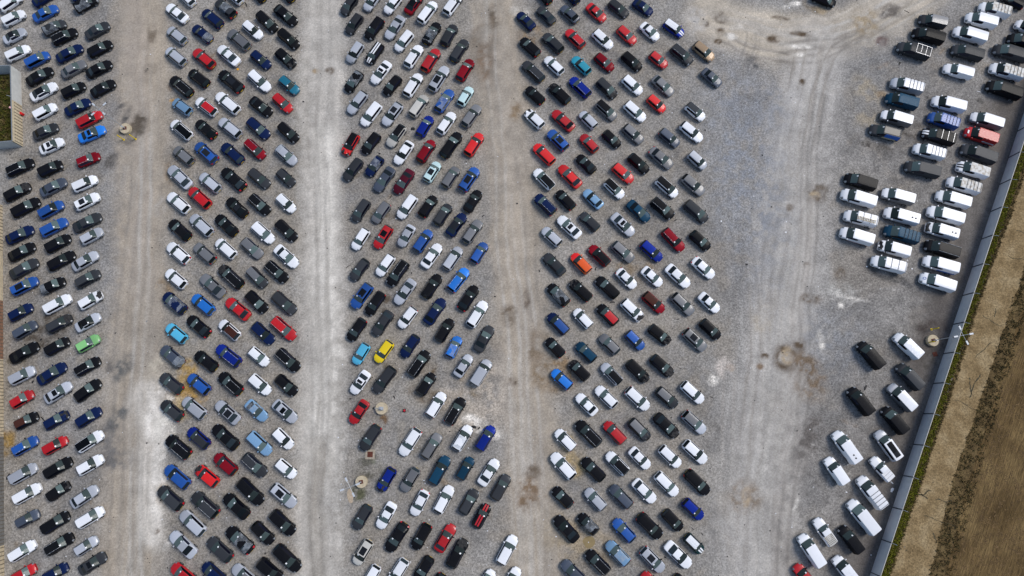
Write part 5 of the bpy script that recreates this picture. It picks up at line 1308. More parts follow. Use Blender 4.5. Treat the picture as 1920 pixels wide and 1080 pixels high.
# oil and rubber smears between the rows
rs = random.Random(21)
for k in range(150):
    bx = rs.choice([rs.uniform(20, 200), rs.uniform(310, 560), rs.uniform(650, 900), rs.uniform(990, 1340), rs.uniform(1580, 1820)])
    blob(bx, rs.uniform(0, 1080), rs.uniform(4, 16), rs.uniform(2, 6), (.085, .078, .07) if rs.random() < .6 else (.24, .18, .12), rs.uniform(.25, .6), rs.choice([-1, 1]) * rs.uniform(20, 60), .6)
C *= (.76 + .48 * fbm(X, Y, 1.6, 81, 4))[..., None]
far = (np.abs(X) > 125) | (np.abs(Y - 23) > 80)
C[far] = (.20, .17, .12)

me = bpy.data.meshes.new('ground')
idx = np.arange(nx * ny).reshape(ny, nx)
quads = np.stack([idx[:-1, :-1], idx[:-1, 1:], idx[1:, 1:], idx[1:, :-1]], -1).reshape(-1, 4)
me.vertices.add(nx * ny); me.vertices.foreach_set('co', co.ravel())
me.loops.add(quads.size); me.loops.foreach_set('vertex_index', quads.ravel())
me.polygons.add(len(quads)); me.polygons.foreach_set('loop_start', np.arange(0, quads.size, 4)); me.polygons.foreach_set('loop_total', np.full(len(quads), 4))
me.update(calc_edges=True)
ca = me.color_attributes.new('soil', 'FLOAT_COLOR', 'POINT')
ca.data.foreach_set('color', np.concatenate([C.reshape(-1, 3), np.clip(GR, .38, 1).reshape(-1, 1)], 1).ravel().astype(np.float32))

def gravel_mat(name, attr=None, base=(.3, .28, .26), grain=(.52, 1.48), s1=3.2, s2=12.0, stretch=None, bump=.5):
    m, nt, b = new_mat(name)
    tc = nt.nodes.new('ShaderNodeTexCoord')
    vec = tc.outputs['Object']
    if stretch:
        mp = nt.nodes.new('ShaderNodeMapping')
        mp.vector_type = 'TEXTURE'
        mp.inputs['Rotation'].default_value = (0, 0, stretch[0]); mp.inputs['Scale'].default_value = (stretch[1], stretch[2], 1)
        nt.links.new(vec, mp.inputs['Vector']); vec = mp.outputs['Vector']
    n = []
    for s, d in ((s1, 4), (s2, 3)):
        q = nt.nodes.new('ShaderNodeTexNoise')
        q.inputs['Scale'].default_value = s; q.inputs['Detail'].default_value = d; q.inputs['Roughness'].default_value = .7
        nt.links.new(vec, q.inputs['Vector']); n.append(q.outputs['Fac'])
    ad = nt.nodes.new('ShaderNodeMath'); ad.operation = 'ADD'
    nt.links.new(n[0], ad.inputs[0]); nt.links.new(n[1], ad.inputs[1])
    r = nt.nodes.new('ShaderNodeMapRange'); r.clamp = False
    r.inputs['From Min'].default_value, r.inputs['From Max'].default_value = .72, 1.28
    r.inputs['To Min'].default_value, r.inputs['To Max'].default_value = grain
    nt.links.new(ad.outputs[0], r.inputs['Value'])
    # loose pale and dark stones
    vo = nt.nodes.new('ShaderNodeTexVoronoi'); vo.inputs['Scale'].default_value = 5.5; vo.inputs['Randomness'].default_value = 1
    nt.links.new(vec, vo.inputs['Vector'])
    sp = nt.nodes.new('ShaderNodeSeparateColor'); nt.links.new(vo.outputs['Color'], sp.inputs['Color'])
    st = nt.nodes.new('ShaderNodeMapRange')
    st.inputs['To Min'].default_value, st.inputs['To Max'].default_value = .72, 1.28
    nt.links.new(sp.outputs['Red'], st.inputs['Value'])
    mm = nt.nodes.new('ShaderNodeMath'); mm.operation = 'MULTIPLY'
    nt.links.new(r.outputs['Result'], mm.inputs[0]); nt.links.new(st.outputs['Result'], mm.inputs[1])
    mx = nt.nodes.new('ShaderNodeVectorMath'); mx.operation = 'SCALE'
    if attr:
        at_ = nt.nodes.new('ShaderNodeVertexColor'); at_.layer_name = attr
        nt.links.new(at_.outputs['Color'], mx.inputs[0])
        # grain fades towards 1 where the surface is fine dust
        mg = nt.nodes.new('ShaderNodeMix'); mg.data_type = 'FLOAT'
        mg.inputs['A'].default_value = 1.0
        nt.links.new(at_.outputs['Alpha'], mg.inputs['Factor']); nt.links.new(mm.outputs[0], mg.inputs['B'])
        mm = mg
    else:
        mx.inputs[0].default_value = base
    nt.links.new(mm.outputs['Result'] if attr else mm.outputs[0], mx.inputs['Scale'])
    nt.links.new(mx.outputs['Vector'], b.inputs['Base Color'])
    b.inputs['Roughness'].default_value = .95
    b.inputs['Specular IOR Level'].default_value = .15
    bp = nt.nodes.new('ShaderNodeBump'); bp.inputs['Strength'].default_value = bump; bp.inputs['Distance'].default_value = .04
    nt.links.new(ad.outputs[0], bp.inputs['Height']); nt.links.new(bp.outputs['Normal'], b.inputs['Normal'])
    return m
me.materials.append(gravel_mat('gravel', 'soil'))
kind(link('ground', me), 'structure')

# ------------------------------------------------------------------ beyond the fence: verge, concrete track, rough strip, stubble field
BND = [(-420, 2150, 2162, 2170, 2222, 2250), (0, 2006, 2020, 2030, 2086, 2112), (390, 1874, 1890, 1900, 1960, 1985), (580, 1806, 1826, 1831, 1895, 1917), (700, 1770, 1787, 1797, 1855, 1878), (890, 1708, 1729, 1732, 1790, 1820), (1080, 1644, 1665, 1668, 1743, 1771), (1330, 1566, 1584, 1588, 1668, 1698)]
def bline(k, z=0.0):
    pts = [at(b[1 + k], b[0], z) for b in BND]
    out = []
    for a, b in zip(pts, pts[1:]):
        n = max(2, int((b - a).length / .8))
        out += [a.lerp(b, q / n) for q in range(n)]
    return out + [pts[-1]]
def strip(name, k0, k1, z, mat, wob=.35, seed=1, far=None):
    bm = bmesh.new()
    A = bline(k0)
    B = bline(k1) if k1 is not None else None
    m = len(A)
    rows = []
    for i, a in enumerate(A):
        q = i / (m - 1)
        if B:
            j = q * (len(B) - 1); j0 = int(j); b = B[j0].lerp(B[min(j0 + 1, len(B) - 1)], j - j0)
        else:
            b = a + Vector((far, -far * .30, 0))
        d = (b - a).normalized()
        a2 = a + d * wob * (mn.noise(Vector((a.x * .45, a.y * .45, seed))) + .5 * mn.noise(Vector((a.x * 1.3, a.y * 1.3, seed))))
        b2 = b + d * wob * (mn.noise(Vector((b.x * .45, b.y * .45, seed + 9))) + .5 * mn.noise(Vector((b.x * 1.3, b.y * 1.3, seed + 9))))
        rows.append([bm.verts.new((a2.lerp(b2, s / 4).x, a2.lerp(b2, s / 4).y, z)) for s in range(5)])
    for r0, r1 in zip(rows, rows[1:]):
        for s in range(4):
            bm.faces.new((r0[s], r0[s + 1], r1[s + 1], r1[s]))
    bmesh.ops.recalc_face_normals(bm, faces=bm.faces[:])
    if bm.faces[0].normal.z < 0:
        bmesh.ops.reverse_faces(bm, faces=bm.faces[:])
    return kind(link(name, mesh_of(bm, [mat])), 'structure')

fa, fb = at(1873, 390), at(1644, 1080)
FANG = math.atan2(fb.y - fa.y, fb.x - fa.x)        # direction of the fence line
def patchy(name, c1, c2, c3, s, grain=(.5, 1.5), stretch=None):
    m = gravel_mat(name, None, (1, 1, 1), grain, 3.5, 13, stretch)
    nt = m.node_tree
    vm = [n for n in nt.nodes if n.type == 'VECT_MATH'][0]
    tc = [n for n in nt.nodes if n.type == 'TEX_COORD'][0]
    q = nt.nodes.new('ShaderNodeTexNoise'); q.inputs['Scale'].default_value = s; q.inputs['Detail'].default_value = 6
    nt.links.new(tc.outputs['Object'], q.inputs['Vector'])
    cr = nt.nodes.new('ShaderNodeValToRGB')
    e = cr.color_ramp.elements
    e[0].position, e[0].color = .34, (*c1, 1)
    e[1].position, e[1].color = .66, (*c3, 1)
    k = e.new(.5); k.color = (*c2, 1)
    nt.links.new(q.outputs['Fac'], cr.inputs['Fac'])
    nt.links.new(cr.outputs['Color'], vm.inputs[0])
    return m
strip('field', 3, None, .006, patchy('stubble', (.080, .051, .020), (.115, .075, .031), (.165, .112, .048), .16, (.35, 1.65), (FANG, 9.0, .55)), .6, 3, 160)
strip('rough_ground', 1, 4, .010, patchy('rough_soil', (.082, .056, .025), (.112, .077, .034), (.155, .110, .050), .5), .3, 5)
strip('verge', 0, 1, .014, patchy('verge_soil', (.095, .100, .014), (.13, .136, .018), (.17, .155, .04), .8), .25, 7)
strip('concrete_track', 2, 3, .018, patchy('track_concrete', (.185, .128, .062), (.245, .175, .089), (.30, .225, .124), .4, (.68, 1.32)), .30, 9)
# joints and cracks across the track
M_CRACK = plain('crack_soil', (.055, .048, .028), .95, var=.4)
bm = bmesh.new()
rs = random.Random(4)
def crack(px0, py0, px1, py1, w=.16):
    a, b = at(px0, py0, .022), at(px1, py1, .022)
    n = 14
    d = (b - a).normalized(); s = Vector((-d.y, d.x, 0))
    prev = None
    for k in range(n + 1):
        p = a.lerp(b, k / n) + s * .35 * mn.noise(a.lerp(b, k / n) * .9)
        ww = w * (.4 + rs.random())
        cur = (bm.verts.new(p + s * ww / 2), bm.verts.new(p - s * ww / 2))
        if prev: bm.faces.new((prev[0], prev[1], cur[1], cur[0]))
        prev = cur
for c in [(1788, 750, 1832, 768), (1842, 592, 1878, 612), (1862, 640, 1828, 672), (1818, 708, 1820, 740), (1732, 968, 1790, 985), (1722, 930, 1745, 918), (1755, 938, 1785, 940), (1700, 1030, 1698, 1032), (1866, 578, 1864, 594), (1905, 430, 1945, 448), (1890, 480, 1925, 490), (1838, 702, 1816, 745), (1728, 925, 1740, 935), (1748, 1000, 1756, 1012)]:
    crack(*c, w=.10 if abs(c[0] - c[2]) > 30 else .18)
bmesh.ops.recalc_face_normals(bm, faces=bm.faces[:])
kind(link('track_cracks', mesh_of(bm, [M_CRACK])), 'structure')

def leaf_mat(name, col, var=.45):
    m, nt, b = new_mat(name)
    g = nt.nodes.new('ShaderNodeNewGeometry')
    r = nt.nodes.new('ShaderNodeMapRange')
    r.inputs['To Min'].default_value, r.inputs['To Max'].default_value = 1 - var, 1 + var
    nt.links.new(g.outputs['Random Per Island'], r.inputs['Value'])
    mx = nt.nodes.new('ShaderNodeVectorMath'); mx.operation = 'SCALE'; mx.inputs[0].default_value = col
    nt.links.new(r.outputs['Result'], mx.inputs['Scale']); nt.links.new(mx.outputs['Vector'], b.inputs['Base Color'])
    b.inputs['Roughness'].default_value = .8
    b.inputs['Specular IOR Level'].default_value = .2
    return m
G1, G2, G3, G4 = leaf_mat('grass_green', (.150, .155, .012)), leaf_mat('grass_olive', (.150, .115, .044)), leaf_mat('grass_straw', (.19, .135, .055)), leaf_mat('grass_dark', (.120, .090, .038))
def tufts(name, pts, mats, hmin, hmax, blades=9, seed=2, lay=None):
    rs = random.Random(seed)
    V, F, MI = [], [], []
    for p, mi in pts:
        for b in range(blades):
            a = rs.uniform(0, 2 * math.pi); h = rs.uniform(hmin, hmax); l = rs.uniform(.15, .8) * h if lay is None else rs.uniform(.5, 1) * lay
            ox, oy = rs.gauss(0, .14), rs.gauss(0, .14)
            w = rs.uniform(.03, .08)
            ca, sa = math.cos(a), math.sin(a)
            b0 = (p.x + ox, p.y + oy)
            k = len(V)
            V += [(b0[0] - sa * w, b0[1] + ca * w, 0), (b0[0] + sa * w, b0[1] - ca * w, 0), (b0[0] + ca * l * .5 + sa * w * .8, b0[1] + sa * l * .5 - ca * w * .8, h * .75), (b0[0] + ca * l * .5 - sa * w * .8, b0[1] + sa * l * .5 + ca * w * .8, h * .75), (b0[0] + ca * l, b0[1] + sa * l, h)]
            F += [(k, k + 1, k + 2, k + 3), (k + 3, k + 2, k + 4)]
            MI += [mi, mi]
    me = bpy.data.meshes.new(name)
    me.from_pydata(V, [], F)
    for m in mats: me.materials.append(m)
    me.polygons.foreach_set('material_index', MI)
    return kind(link(name, me), 'stuff')
def along(k0, k1, n, rs, lo=0.0, hi=1.0, y0=-30, y1=75):
    A, B = bline(k0), bline(k1)
    out = []
    while len(out) < n:
        q = rs.random()
        ja, jb = q * (len(A) - 1), q * (len(B) - 1)
        a = A[int(ja)].lerp(A[min(int(ja) + 1, len(A) - 1)], ja % 1); b = B[int(jb)].lerp(B[min(int(jb) + 1, len(B) - 1)], jb % 1)
        p = a.lerp(b, rs.uniform(lo, hi))
        if -35 < p.y < 73 and p.x < 106: out.append(p)
    return out
rs = random.Random(11)
tufts('grass', [(p, 0 if rs.random() < .72 else 1 if rs.random() < .6 else 2) for p in along(0, 1, 4600, rs, .0, .95)], [G1, G2, G3], .12, .42, 8, 3)
pts = []
for p in along(3, 4, 2000, rs, -.05, 1.5):
    n = mn.noise(p * .35)
    pts.append((p, 1 if n + rs.uniform(-.3, .3) > .1 else (0 if rs.random() < .55 else 2)))
for p in along(1, 2, 900, rs, .0, 1.0):
    pts.append((p, rs.choice([0, 1, 1, 2])))
tufts('undergrowth', pts, [G2, G4, G3], .08, .30, 8, 5)
pts = []
bfar = bline(4)
for k in range(9000):
    a = bfar[rs.randrange(len(bfar))]
    d = abs(rs.gauss(0, 14))
    p = a + Vector((d, -.30 * d, 0)) + Vector((rs.uniform(-.4, .4), rs.uniform(-.4, .4), 0))
    if p.x < 104 and p.y > -35: pts.append((p, 0 if rs.random() < .55 else 1))
tufts('stubble', pts, [leaf_mat('stubble_straw', (.15, .095, .042), .3), leaf_mat('stubble_dark', (.10, .063, .028), .3)], .015, .05, 4, 6, .35)

# ------------------------------------------------------------------ the steel fence along the track
M_STEEL = plain('fence_steel', (.63, .635, .64), .55, .15, var=.10, scale=.6)
M_POST = plain('fence_post_steel', (.045, .055, .072), .5, .3)
M_CAP = plain('fence_cap', (.55, .52, .48), .6)
M_GALV = plain('galvanised_steel', (.46, .48, .50), .45, .4)
FH = 2.7
F0, F1 = at(2010, -60), at(1548, 1330)
fence = bpy.data.objects.new('steel_fence', None); COL.objects.link(fence)
fence.location = F1
tag(fence, 'tall blue grey steel sheet fence running between the yard and the concrete track', 'fence')
fence.rotation_euler = (0, 0, math.atan2((F0 - F1).y, (F0 - F1).x))
flen = (F0 - F1).length
PW = 5.2
nP = int(flen / PW)
def fence_panel_mesh():
    bm = bmesh.new()
    add_box(bm, (PW / 2, 0, FH / 2), (PW - .07, .05, FH))
    for q in range(3): add_box(bm, (PW / 2, -.042, .35 + q * .8), (PW - .07, .03, .09))
    for q in range(15): add_box(bm, (.10 + (PW - .2) * q / 14, .034, FH / 2), (.035, .02, FH - .1))
    add_box(bm, (PW / 2, -.0, FH + .016), (PW - .07, .075, .03), mi=1)
    return mesh_of(bm, [M_STEEL, M_CAP])
def fence_post_mesh():
    bm = bmesh.new()
    add_box(bm, (0, .06, FH / 2 + .02), (.12, .14, FH + .04))
    return mesh_of(bm, [M_POST])
def fence_arm_mesh():
    bm = bmesh.new()
    add_rod(bm, (0, -.04, FH + .03), (0, -.62, FH + .50), .03, 6)
    return mesh_of(bm, [M_GALV])
fp, fq, fr = fence_panel_mesh(), fence_post_mesh(), fence_arm_mesh()
s0 = (at(1789, 609) - F1).length % PW          # a post stands where the photo shows one
for k in range(nP):
    link('fence_panel', fp, fence, (s0 + k * PW - PW, 0, 0))
    po = link('fence_post', fq, fence, (s0 + k * PW, 0, 0))
    link('post_arm', fr, po)

# ------------------------------------------------------------------ the walled corner at the west edge
M_PANEL = plain('wall_panel', (.50, .50, .475), .8, var=.12, scale=1.2)
M_TIMBER = plain('timber_board', (.50, .42, .29), .85, var=.28, scale=2.5)
M_TIMBERD = plain('timber_batten', (.12, .10, .075), .85, var=.3, scale=2.5)
M_COPING = plain('wall_coping', (.20, .22, .24), .7)
M_BRICKY = plain('board_russet', (.24, .13, .08), .85, var=.3, scale=2.5)
M_GREYB = plain('board_grey', (.16, .155, .145), .85, var=.3, scale=2.5)
WH = 2.5
def wall_run(name, a, b, label, segs, h=WH):
    """a run of wall from a to b; segs: (from, to, material, ribbed)"""
    w = bpy.data.objects.new(name, None); COL.objects.link(w)
    d = b - a; ln = d.length
    w.location = a; w.rotation_euler = (0, 0, math.atan2(d.y, d.x))
    tag(w, label, 'wall')
    for s, e, mat, rib in segs:
        bm = bmesh.new()
        add_box(bm, ((s + e) / 2 * ln, 0, h / 2), ((e - s) * ln - .02, .12, h))
        if rib:
            n = int((e - s) * ln / .55)
            for k in range(n):
                x = s * ln + (k + .5) * (e - s) * ln / n
                for yy in (.075, -.075):
                    add_box(bm, (x, yy, h * .40), (.10, .05, h * .78), mi=1)
            for yy in (.072, -.072): add_box(bm, ((s + e) / 2 * ln, yy, h * .62), ((e - s) * ln - .05, .04, .12), mi=0)
        link('wall_panel', mesh_of(bm, [mat, M_TIMBERD]), w)
    bm = bmesh.new(); add_box(bm, (ln / 2, 0, h + .02), (ln + .1, .15, .04))
    link('coping', mesh_of(bm, [M_COPING]), w)
    return w
c0, c1 = at(39, 136), at(42.6, 275)
wall_run('yard_wall', c1, c0, 'pale wall of grey sheet and ribbed boards around the grassy corner', [(0, .545, M_TIMBER, True), (.545, 1, M_PANEL, False)])
wall_run('side_wall', at(-170, 293), c1 + Vector((-.2, -.02, 0)), 'plain grey wall returning west from the ribbed board wall', [(0, .5, M_PANEL, False), (.5, 1, M_PANEL, False)])
wall_run('rear_wall', at(-170, 146), c0 + Vector((-.2, 0, 0)), 'grey wall closing the grassy corner beside parked white hatchback', [(0, .5, M_PANEL, False), (.5, 1, M_PANEL, False)])
bm = bmesh.new()
q = [at(-170, 290, .02), at(40, 273, .02), at(37, 138, .02), at(-170, 148, .02)]
bm.faces.new([bm.verts.new(p) for p in q])
bmesh.ops.recalc_face_normals(bm, faces=bm.faces[:])
if bm.faces[0].normal.z < 0: bmesh.ops.reverse_faces(bm, faces=bm.faces[:])
kind(link('enclosed_ground', mesh_of(bm, [patchy('corner_turf', (.03, .035, .008), (.05, .055, .010), (.10, .085, .03), .6)])), 'structure')
pts = []
for k in range(1100):
    u, v = rs.random(), rs.random()
    p = q[0].lerp(q[1], u).lerp(q[3].lerp(q[2], u), .04 + .92 * v)
    if p.x > -108: pts.append((Vector((p.x, p.y, 0)), rs.choice([0, 0, 1, 1, 2])))
tufts('rough_grass', pts, [leaf_mat('corner_green', (.10, .098, .016)), G4, G3], .2, .6, 8, 8)
bfx = [(9, 345), (9, 540), (9, 1180)]
wall_run('boundary_fence', at(8, 1200), at(4, 385), 'long boarded boundary fence in sand, russet and grey sections behind the outer row', [(0, .12, M_TIMBER, True), (.12, .20, M_TIMBER, True), (.20, .44, M_GREYB, True), (.44, .62, M_TIMBER, True), (.62, .76, M_BRICKY, True), (.76, .88, M_TIMBER, False), (.88, 1, M_TIMBER, True)])

# ------------------------------------------------------------------ lamp masts, concrete bases, bollards, covers, cone
M_CONC = plain('base_concrete', (.50, .42, .29), .9, var=.18, scale=3)
M_RUST = plain('rusty_plate', (.10, .028, .016), .85, var=.5, scale=6)
M_YEL = plain('bollard_yellow', (.70, .50, .01), .6, var=.15)
M_LAMPH = plain('flood_lamp_white', (.52, .55, .58), .35, var=.06)
def lamp_mast(px, py, label, azs, h=8.0, base_h=.6, base_r=.92):
    c = at(px, py)
    m = bpy.data.objects.new('lamp_mast', None); COL.objects.link(m); m.location = c
    tag(m, label, 'lamp mast', 'floodlight masts in the yard')
    bm = bmesh.new()
    add_rod(bm, (0, 0, 0), (0, 0, base_h), base_r, 36)
    es = [e for e in bm.edges if all(abs(v.co.z - base_h) < 1e-4 for v in e.verts)]
    bmesh.ops.bevel(bm, geom=es, offset=.05, segments=2, affect='EDGES')
    link('concrete_base', mesh_of(bm, [M_CONC]), m)
    bm = bmesh.new(); add_box(bm, (0, 0, base_h + .02), (.62, .56, .04), .2)
    for sx in (1, -1):
        for sy in (1, -1): add_rod(bm, (sx * .22, sy * .20, base_h + .03), (sx * .22, sy * .20, base_h + .10), .025, 6)
    link('base_plate', mesh_of(bm, [M_RUST]), m)
    bm = bmesh.new(); add_rod(bm, (0, 0, base_h), (0, 0, h), .06, 10, .035)
    add_rod(bm, (0, 0, base_h), (0, 0, base_h + .9), .11, 10)
    link('pole', mesh_of(bm, [M_GALV]), m)
    bm = bmesh.new(); add_box(bm, (.0, -.12, 1.5), (.2, .12, .32))
    link('switch_box', mesh_of(bm, [M_LAMPH]), m)
    for a in azs:
        d = Vector((math.cos(R(a)), math.sin(R(a)), 0))
        bm = bmesh.new(); add_rod(bm, (0, 0, h - .05), d * 1.05 + Vector((0, 0, h + .02)), .028, 6)
        ar = link('arm', mesh_of(bm, [M_GALV]), m)
        bm = bmesh.new()
        add_box(bm, (0, 0, 0), (.62, .26, .10), bevel=.03)
        add_box(bm, (.38, 0, -.02), (.12, .14, .12), mi=1)
        lo = link('flood_lamp', mesh_of(bm, [M_LAMPH, M_TRIM]), ar, d * 1.2 + Vector((0, 0, h + .04)))
        lo.rotation_euler = (0, 0, R(a))
    return m
lamp_mast(237.5, 243, 'floodlight mast on round concrete base beside bright blue saloon, two yellow bollards', (140, -40, 45, 225))
lamp_mast(1746, 639, 'floodlight mast on round concrete base close to the steel fence, two yellow bollards', (190, 10, 110, 290))
lamp_mast(678.5, 903, 'floodlight mast on round concrete base beside the bright driven lane, rusty top', (200, 20, 118, 298))
# the camera pole
c = at(716, 766)
m = bpy.data.objects.new('camera_pole', None); COL.objects.link(m); m.location = c
tag(m, 'grey camera pole on round concrete base between maroon saloon and traffic cone', 'camera pole')
bm = bmesh.new(); add_rod(bm, (0, 0, 0), (0, 0, .6), .95, 36)
es = [e for e in bm.edges if all(abs(v.co.z - .6) < 1e-4 for v in e.verts)]
bmesh.ops.bevel(bm, geom=es, offset=.05, segments=2, affect='EDGES')
link('concrete_base', mesh_of(bm, [M_CONC]), m)
bm = bmesh.new(); add_box(bm, (0, 0, .63), (.75, .55, .06)); add_box(bm, (.18, 0, .9), (.34, .42, .5))
link('equipment_box', mesh_of(bm, [M_GALV]), m)
bm = bmesh.new(); add_rod(bm, (0, 0, .6), (0, 0, 6.6), .085, 10, .06)
link('pole', mesh_of(bm, [M_GALV]), m)
bm = bmesh.new(); bmesh.ops.create_uvsphere(bm, u_segments=14, v_segments=10, radius=.17, matrix=Matrix.Translation((0, 0, 6.7)))
link('camera_dome', mesh_of(bm, [M_TRIM], True), m)

def bollard_mesh():
    bm = bmesh.new()
    add_rod(bm, (0, 0, 0), (0, 0, 1.95), .08, 14)
    add_rod(bm, (0, 0, 1.95), (0, 0, 2.0), .08, 14, .04)
    add_box(bm, (0, 0, .01), (.3, .3, .02))
    return mesh_of(bm, [M_YEL], False)
bo = bollard_mesh()
for px, py, lb in [(232, 262, 'yellow steel bollard by the lamp base, nearer the bright blue saloon'), (254.5, 261, 'yellow steel bollard by the lamp base, nearer the tan driven lane'), (1746.5, 617.5, 'yellow steel bollard standing above the lamp base near the steel fence'), (1738, 642.5, 'yellow steel bollard between white van and the lamp base')]:
    tag(link('bollard', bo, None, at(px, py)), lb, 'bollard', 'yellow bollards guarding the masts')

def cover(px, py, s, rz, label, surround):
    t = bpy.data.objects.new('access_cover', None); COL.objects.link(t); t.location = at(px, py); t.rotation_euler = (0, 0, rz)
    tag(t, label, 'access cover', 'access covers in the gravel')
    if surround:
        bm = bmesh.new(); add_box(bm, (0, 0, .012), (s * 1.75, s * 1.75, .024), bevel=.008)
        link('surround', mesh_of(bm, [plain('surround_concrete', (.36, .31, .24), .95, var=.3)]), t)
    bm = bmesh.new(); add_box(bm, (0, 0, .034), (s, s, .028))
    for k in range(4): add_box(bm, (0, (k - 1.5) * s * .22, .052), (s * .86, .03, .010))
    link('lid', mesh_of(bm, [M_RUST]), t)
cover(694, 852, .84, 0, 'square rusty cover with pale concrete surround below dark estate car', True)
cover(1753, 664, .70, .3, 'square dark rusty cover in the dirt by the steel fence', False)

def cone_mesh():
    bm = bmesh.new()
    add_box(bm, (0, 0, .02), (.52, .52, .04), mi=1, bevel=.01)
    prof = [(.20, .04), (.17, .12), (.14, .22), (.10, .42), (.06, .62), (.04, .72)]
    prev = None
    for r_, z in prof:
        ring = [bm.verts.new((math.cos(2 * math.pi * k / 18) * r_, math.sin(2 * math.pi * k / 18) * r_, z)) for k in range(18)]
        if prev:
            for k in range(18): bm.faces.new((prev[k], prev[(k + 1) % 18], ring[(k + 1) % 18], ring[k]))
        prev = ring
    bm.faces.new(prev)
    return mesh_of(bm, [plain('cone_red', (.62, .015, .035), .5, var=.08), M_TRIM], False)
tag(link('traffic_cone', cone_mesh(), None, at(758, 770)), 'red traffic cone on a black square foot, alone in the gravel', 'traffic cone')

# red fire point by the ribbed wall
t = bpy.data.objects.new('fire_point', None); COL.objects.link(t); t.location = at(41.5, 214.5)
tag(t, 'red box with a thin post and small pink sign against the ribbed wall', 'fire point')
bm = bmesh.new(); add_box(bm, (.1, 0, .32), (.75, .42, .62), -.45, bevel=.08)
link('box', mesh_of(bm, [plain('fire_red', (.55, .008, .012), .4, var=.1)], True), t)
bm = bmesh.new(); add_rod(bm, (-.25, .12, 0), (-.25, .12, 2.5), .025, 6)
link('post', mesh_of(bm, [M_TRIM]), t)
bm = bmesh.new(); add_box(bm, (-.25, .12, 2.5), (.42, .30, .03), -.4)
link('sign', mesh_of(bm, [plain('sign_pink', (.75, .40, .40), .6, var=.08)]), t)
# thin bracket on the wall top
bm = bmesh.new(); a, b = at(21, 181, WH + .1), at(12, 178.5, WH + .35); add_rod(bm, a, b, .035, 6)
tag(link('wall_bracket', mesh_of(bm, [M_GALV])), 'thin grey bracket reaching off the top of the pale wall', 'bracket')

# pale slab left in the gravel below the mast, muddy puddle
def flat(name, px, py, rx, ry, ang, z, mat, h=0.0, seed=0):
    c = at(px, py)
    bm = bmesh.new(); n = 28
    ca_, sa_ = math.cos(R(ang)), math.sin(R(ang))
    vs = []
    for k in range(n):
        a = 2 * math.pi * k / n
        r_ = 1 + .13 * mn.noise(Vector((math.cos(a) * 1.7, math.sin(a) * 1.7, seed)))
        x_, y_ = math.cos(a) * rx * r_, math.sin(a) * ry * r_
        vs.append(bm.verts.new((x_ * ca_ - y_ * sa_, x_ * sa_ + y_ * ca_, z)))
    f = bm.faces.new(vs)
    if f.normal.z < 0: bmesh.ops.reverse_faces(bm, faces=[f])
    return link(name, mesh_of(bm, [mat]), None, c)
kind(flat('pale_patch', 656.5, 930, .45, 1.05, 10, .006, plain('sandy_patch', (.44, .35, .25), .95, var=.25), seed=3), 'structure')
wm = plain('muddy_water', (.27, .205, .10), .25, spec=.35, var=.12, scale=1.2)
kind(flat('puddle', 1104.5, 1016, .98, .85, 0, .006, wm, seed=6), 'structure')

# ------------------------------------------------------------------ broken-off trim and scraps lying about
def scrap(px, py, ln, wd, ang, mat, label, name, bend=.25, cat='debris', group='scraps lying on the gravel'):
    c = at(px, py)
    bm = bmesh.new()
    prev = None; n = 7
    for k in range(n):
        s = k / (n - 1) - .5
        x_, y_ = s * ln, bend * ln * (.25 - s * s)
        w = wd * (.55 + .45 * math.cos(s * 2.6)) * random.uniform(.8, 1.15)
        z = .05 + .05 * random.random()
        cur = [bm.verts.new((x_, y_ - w / 2, .01)), bm.verts.new((x_, y_, z)), bm.verts.new((x_, y_ + w / 2, .01))]
        if prev:
            for q in (0, 1): bm.faces.new((prev[q], cur[q], cur[q + 1], prev[q + 1]))
        prev = cur
    bmesh.ops.recalc_face_normals(bm, faces=bm.faces[:])
    if bm.faces[0].normal.z < 0: bmesh.ops.reverse_faces(bm, faces=bm.faces[:])
    o = link(name, mesh_of(bm, [mat], True), None, c)
    o.rotation_euler = (0, 0, R(ang))
    return tag(o, label, cat, group)
